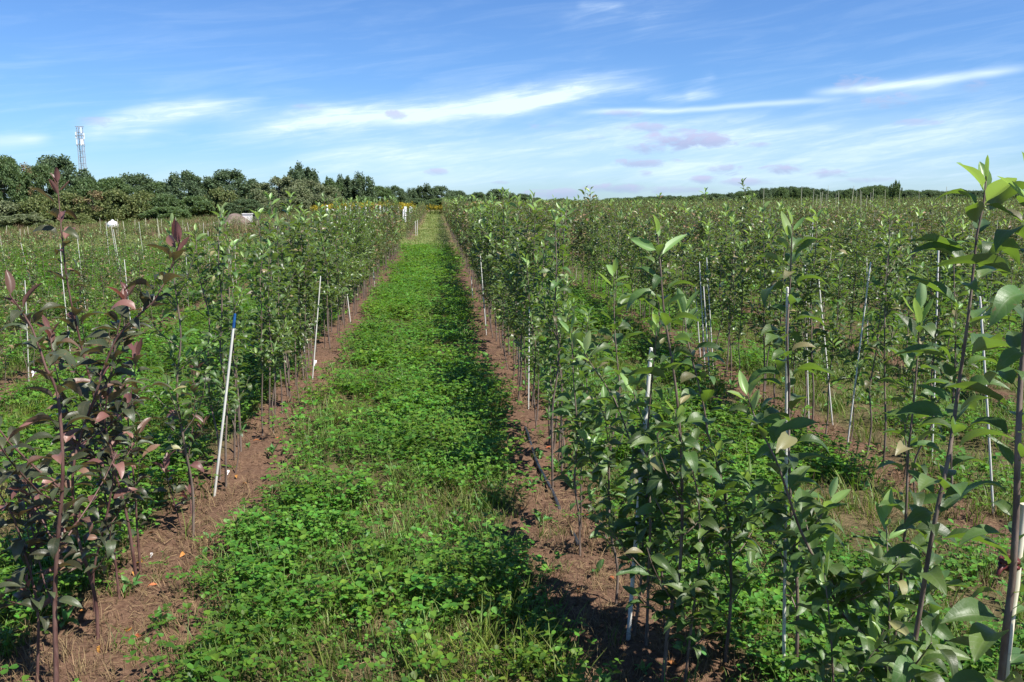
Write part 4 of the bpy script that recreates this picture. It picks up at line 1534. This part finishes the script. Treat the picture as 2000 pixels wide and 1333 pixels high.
# far wood along the right horizon
FW = [proto('far_wood_tree', KIND[k][0]) for k in ('round2', 'round', 'poplar')]
pts, scl, ix = [], [], []
for i in range(420):
    px = rr.uniform(900, 2150)
    Y = rr.uniform(330, 420)
    prof = np.interp(px, [900, 1040, 1150, 1240, 1300, 1420, 1500, 1560, 1640, 1680, 1720, 1760, 1900, 2150], [380, 386, 390, 385, 383, 378, 368, 366, 374, 366, 363, 372, 374, 370])
    top = at(px, prof + abs(rr.gauss(0, 3.5)), Y)
    z = float(broad(top[0], Y)) - .3
    h = top[2] - z
    w = rr.uniform(6, 10)
    pts.append((top[0], Y, z))
    scl.append((w / 8, w / 8, h / 7.9))
    ix.append(rr.choice([0, 0, 1, 2]))
n = len(pts)
scatter('far_wood', FW, pts, np.stack([np.zeros(n), np.zeros(n), RNG.uniform(0, 6, n)], 1), np.array(scl), ix, 'low dark wood along the right horizon', 'wood')

# ------------------------------------------------------------------ lattice mast
def mast():
    Y = 300.0
    t = at(155, 247, Y)
    e = empty('radio_mast', (t[0], Y, float(broad(t[0], Y))))
    hz = t[2] - e.location.z
    tag(e, 'pale lattice radio mast with white antennas above the left trees', 'mast')
    w0, w1 = .95, .7
    cor = [(-1, -1), (1, -1), (1, 1), (-1, 1)]
    wz = lambda z: w0 + (w1 - w0) * z / hz
    for c in cor:
        g = Geo()
        g.tube([[c[0] * w0, c[1] * w0, 0], [c[0] * w1, c[1] * w1, hz]], [.13, .10], 6)
        link('leg', g.mesh('leg', [M['steel']]), e)
    z, k = 0.0, 0
    while z < hz - 1.0:
        dz = 2.0
        g = Geo()
        a, b = wz(z), wz(min(z + dz, hz))
        for i in range(4):
            c, d = cor[i], cor[(i + 1) % 4]
            g.tube([[c[0] * a, c[1] * a, z], [d[0] * a, d[1] * a, z]], .07, 4)
            if i % 2 == k % 2:
                g.tube([[c[0] * a, c[1] * a, z], [d[0] * b, d[1] * b, min(z + dz, hz)]], .045, 4)
        link('bracing', g.mesh('bracing', [M['steel']]), e)
        z += dz
        k += 1
    g = Geo()
    for zz in np.arange(0, hz, .45):
        g.box((.0, -w1 * .2, zz), (.5, .05, .05))
    for sx in (-.27, .27):
        g.box((sx, -w1 * .2, hz / 2), (.06, .06, hz))
    link('ladder', g.mesh('ladder', [M['steel']], False), e)
    for zz in (hz - .1, hz - 3.0, hz - 6.0):
        g = Geo()
        for i in range(4):
            c, d = cor[i], cor[(i + 1) % 4]
            q = w1 + .35
            g.tube([[c[0] * q, c[1] * q, zz], [d[0] * q, d[1] * q, zz]], .07, 5)
        link('ring', g.mesh('ring', [M['steel']]), e)
    for (sx, sy, zz, hh) in [(-1.0, -.8, hz - 3.0, 1.9), (.75, -.9, hz - 1.4, 1.9), (1.0, .5, hz - 3.2, 1.9), (-.9, -.8, hz - 5.4, 1.9), (.55, -1.0, hz - 5.3, 1.9), (1.0, -.7, hz - 5.2, 1.7)]:
        g = Geo()
        g.box((sx, sy, zz), (.38, .26, hh))
        g.box((sx, sy, zz + hh / 2 + .06), (.38, .2, .12))
        link('antenna', g.mesh('antenna', [M['panel']], False), e)


mast()
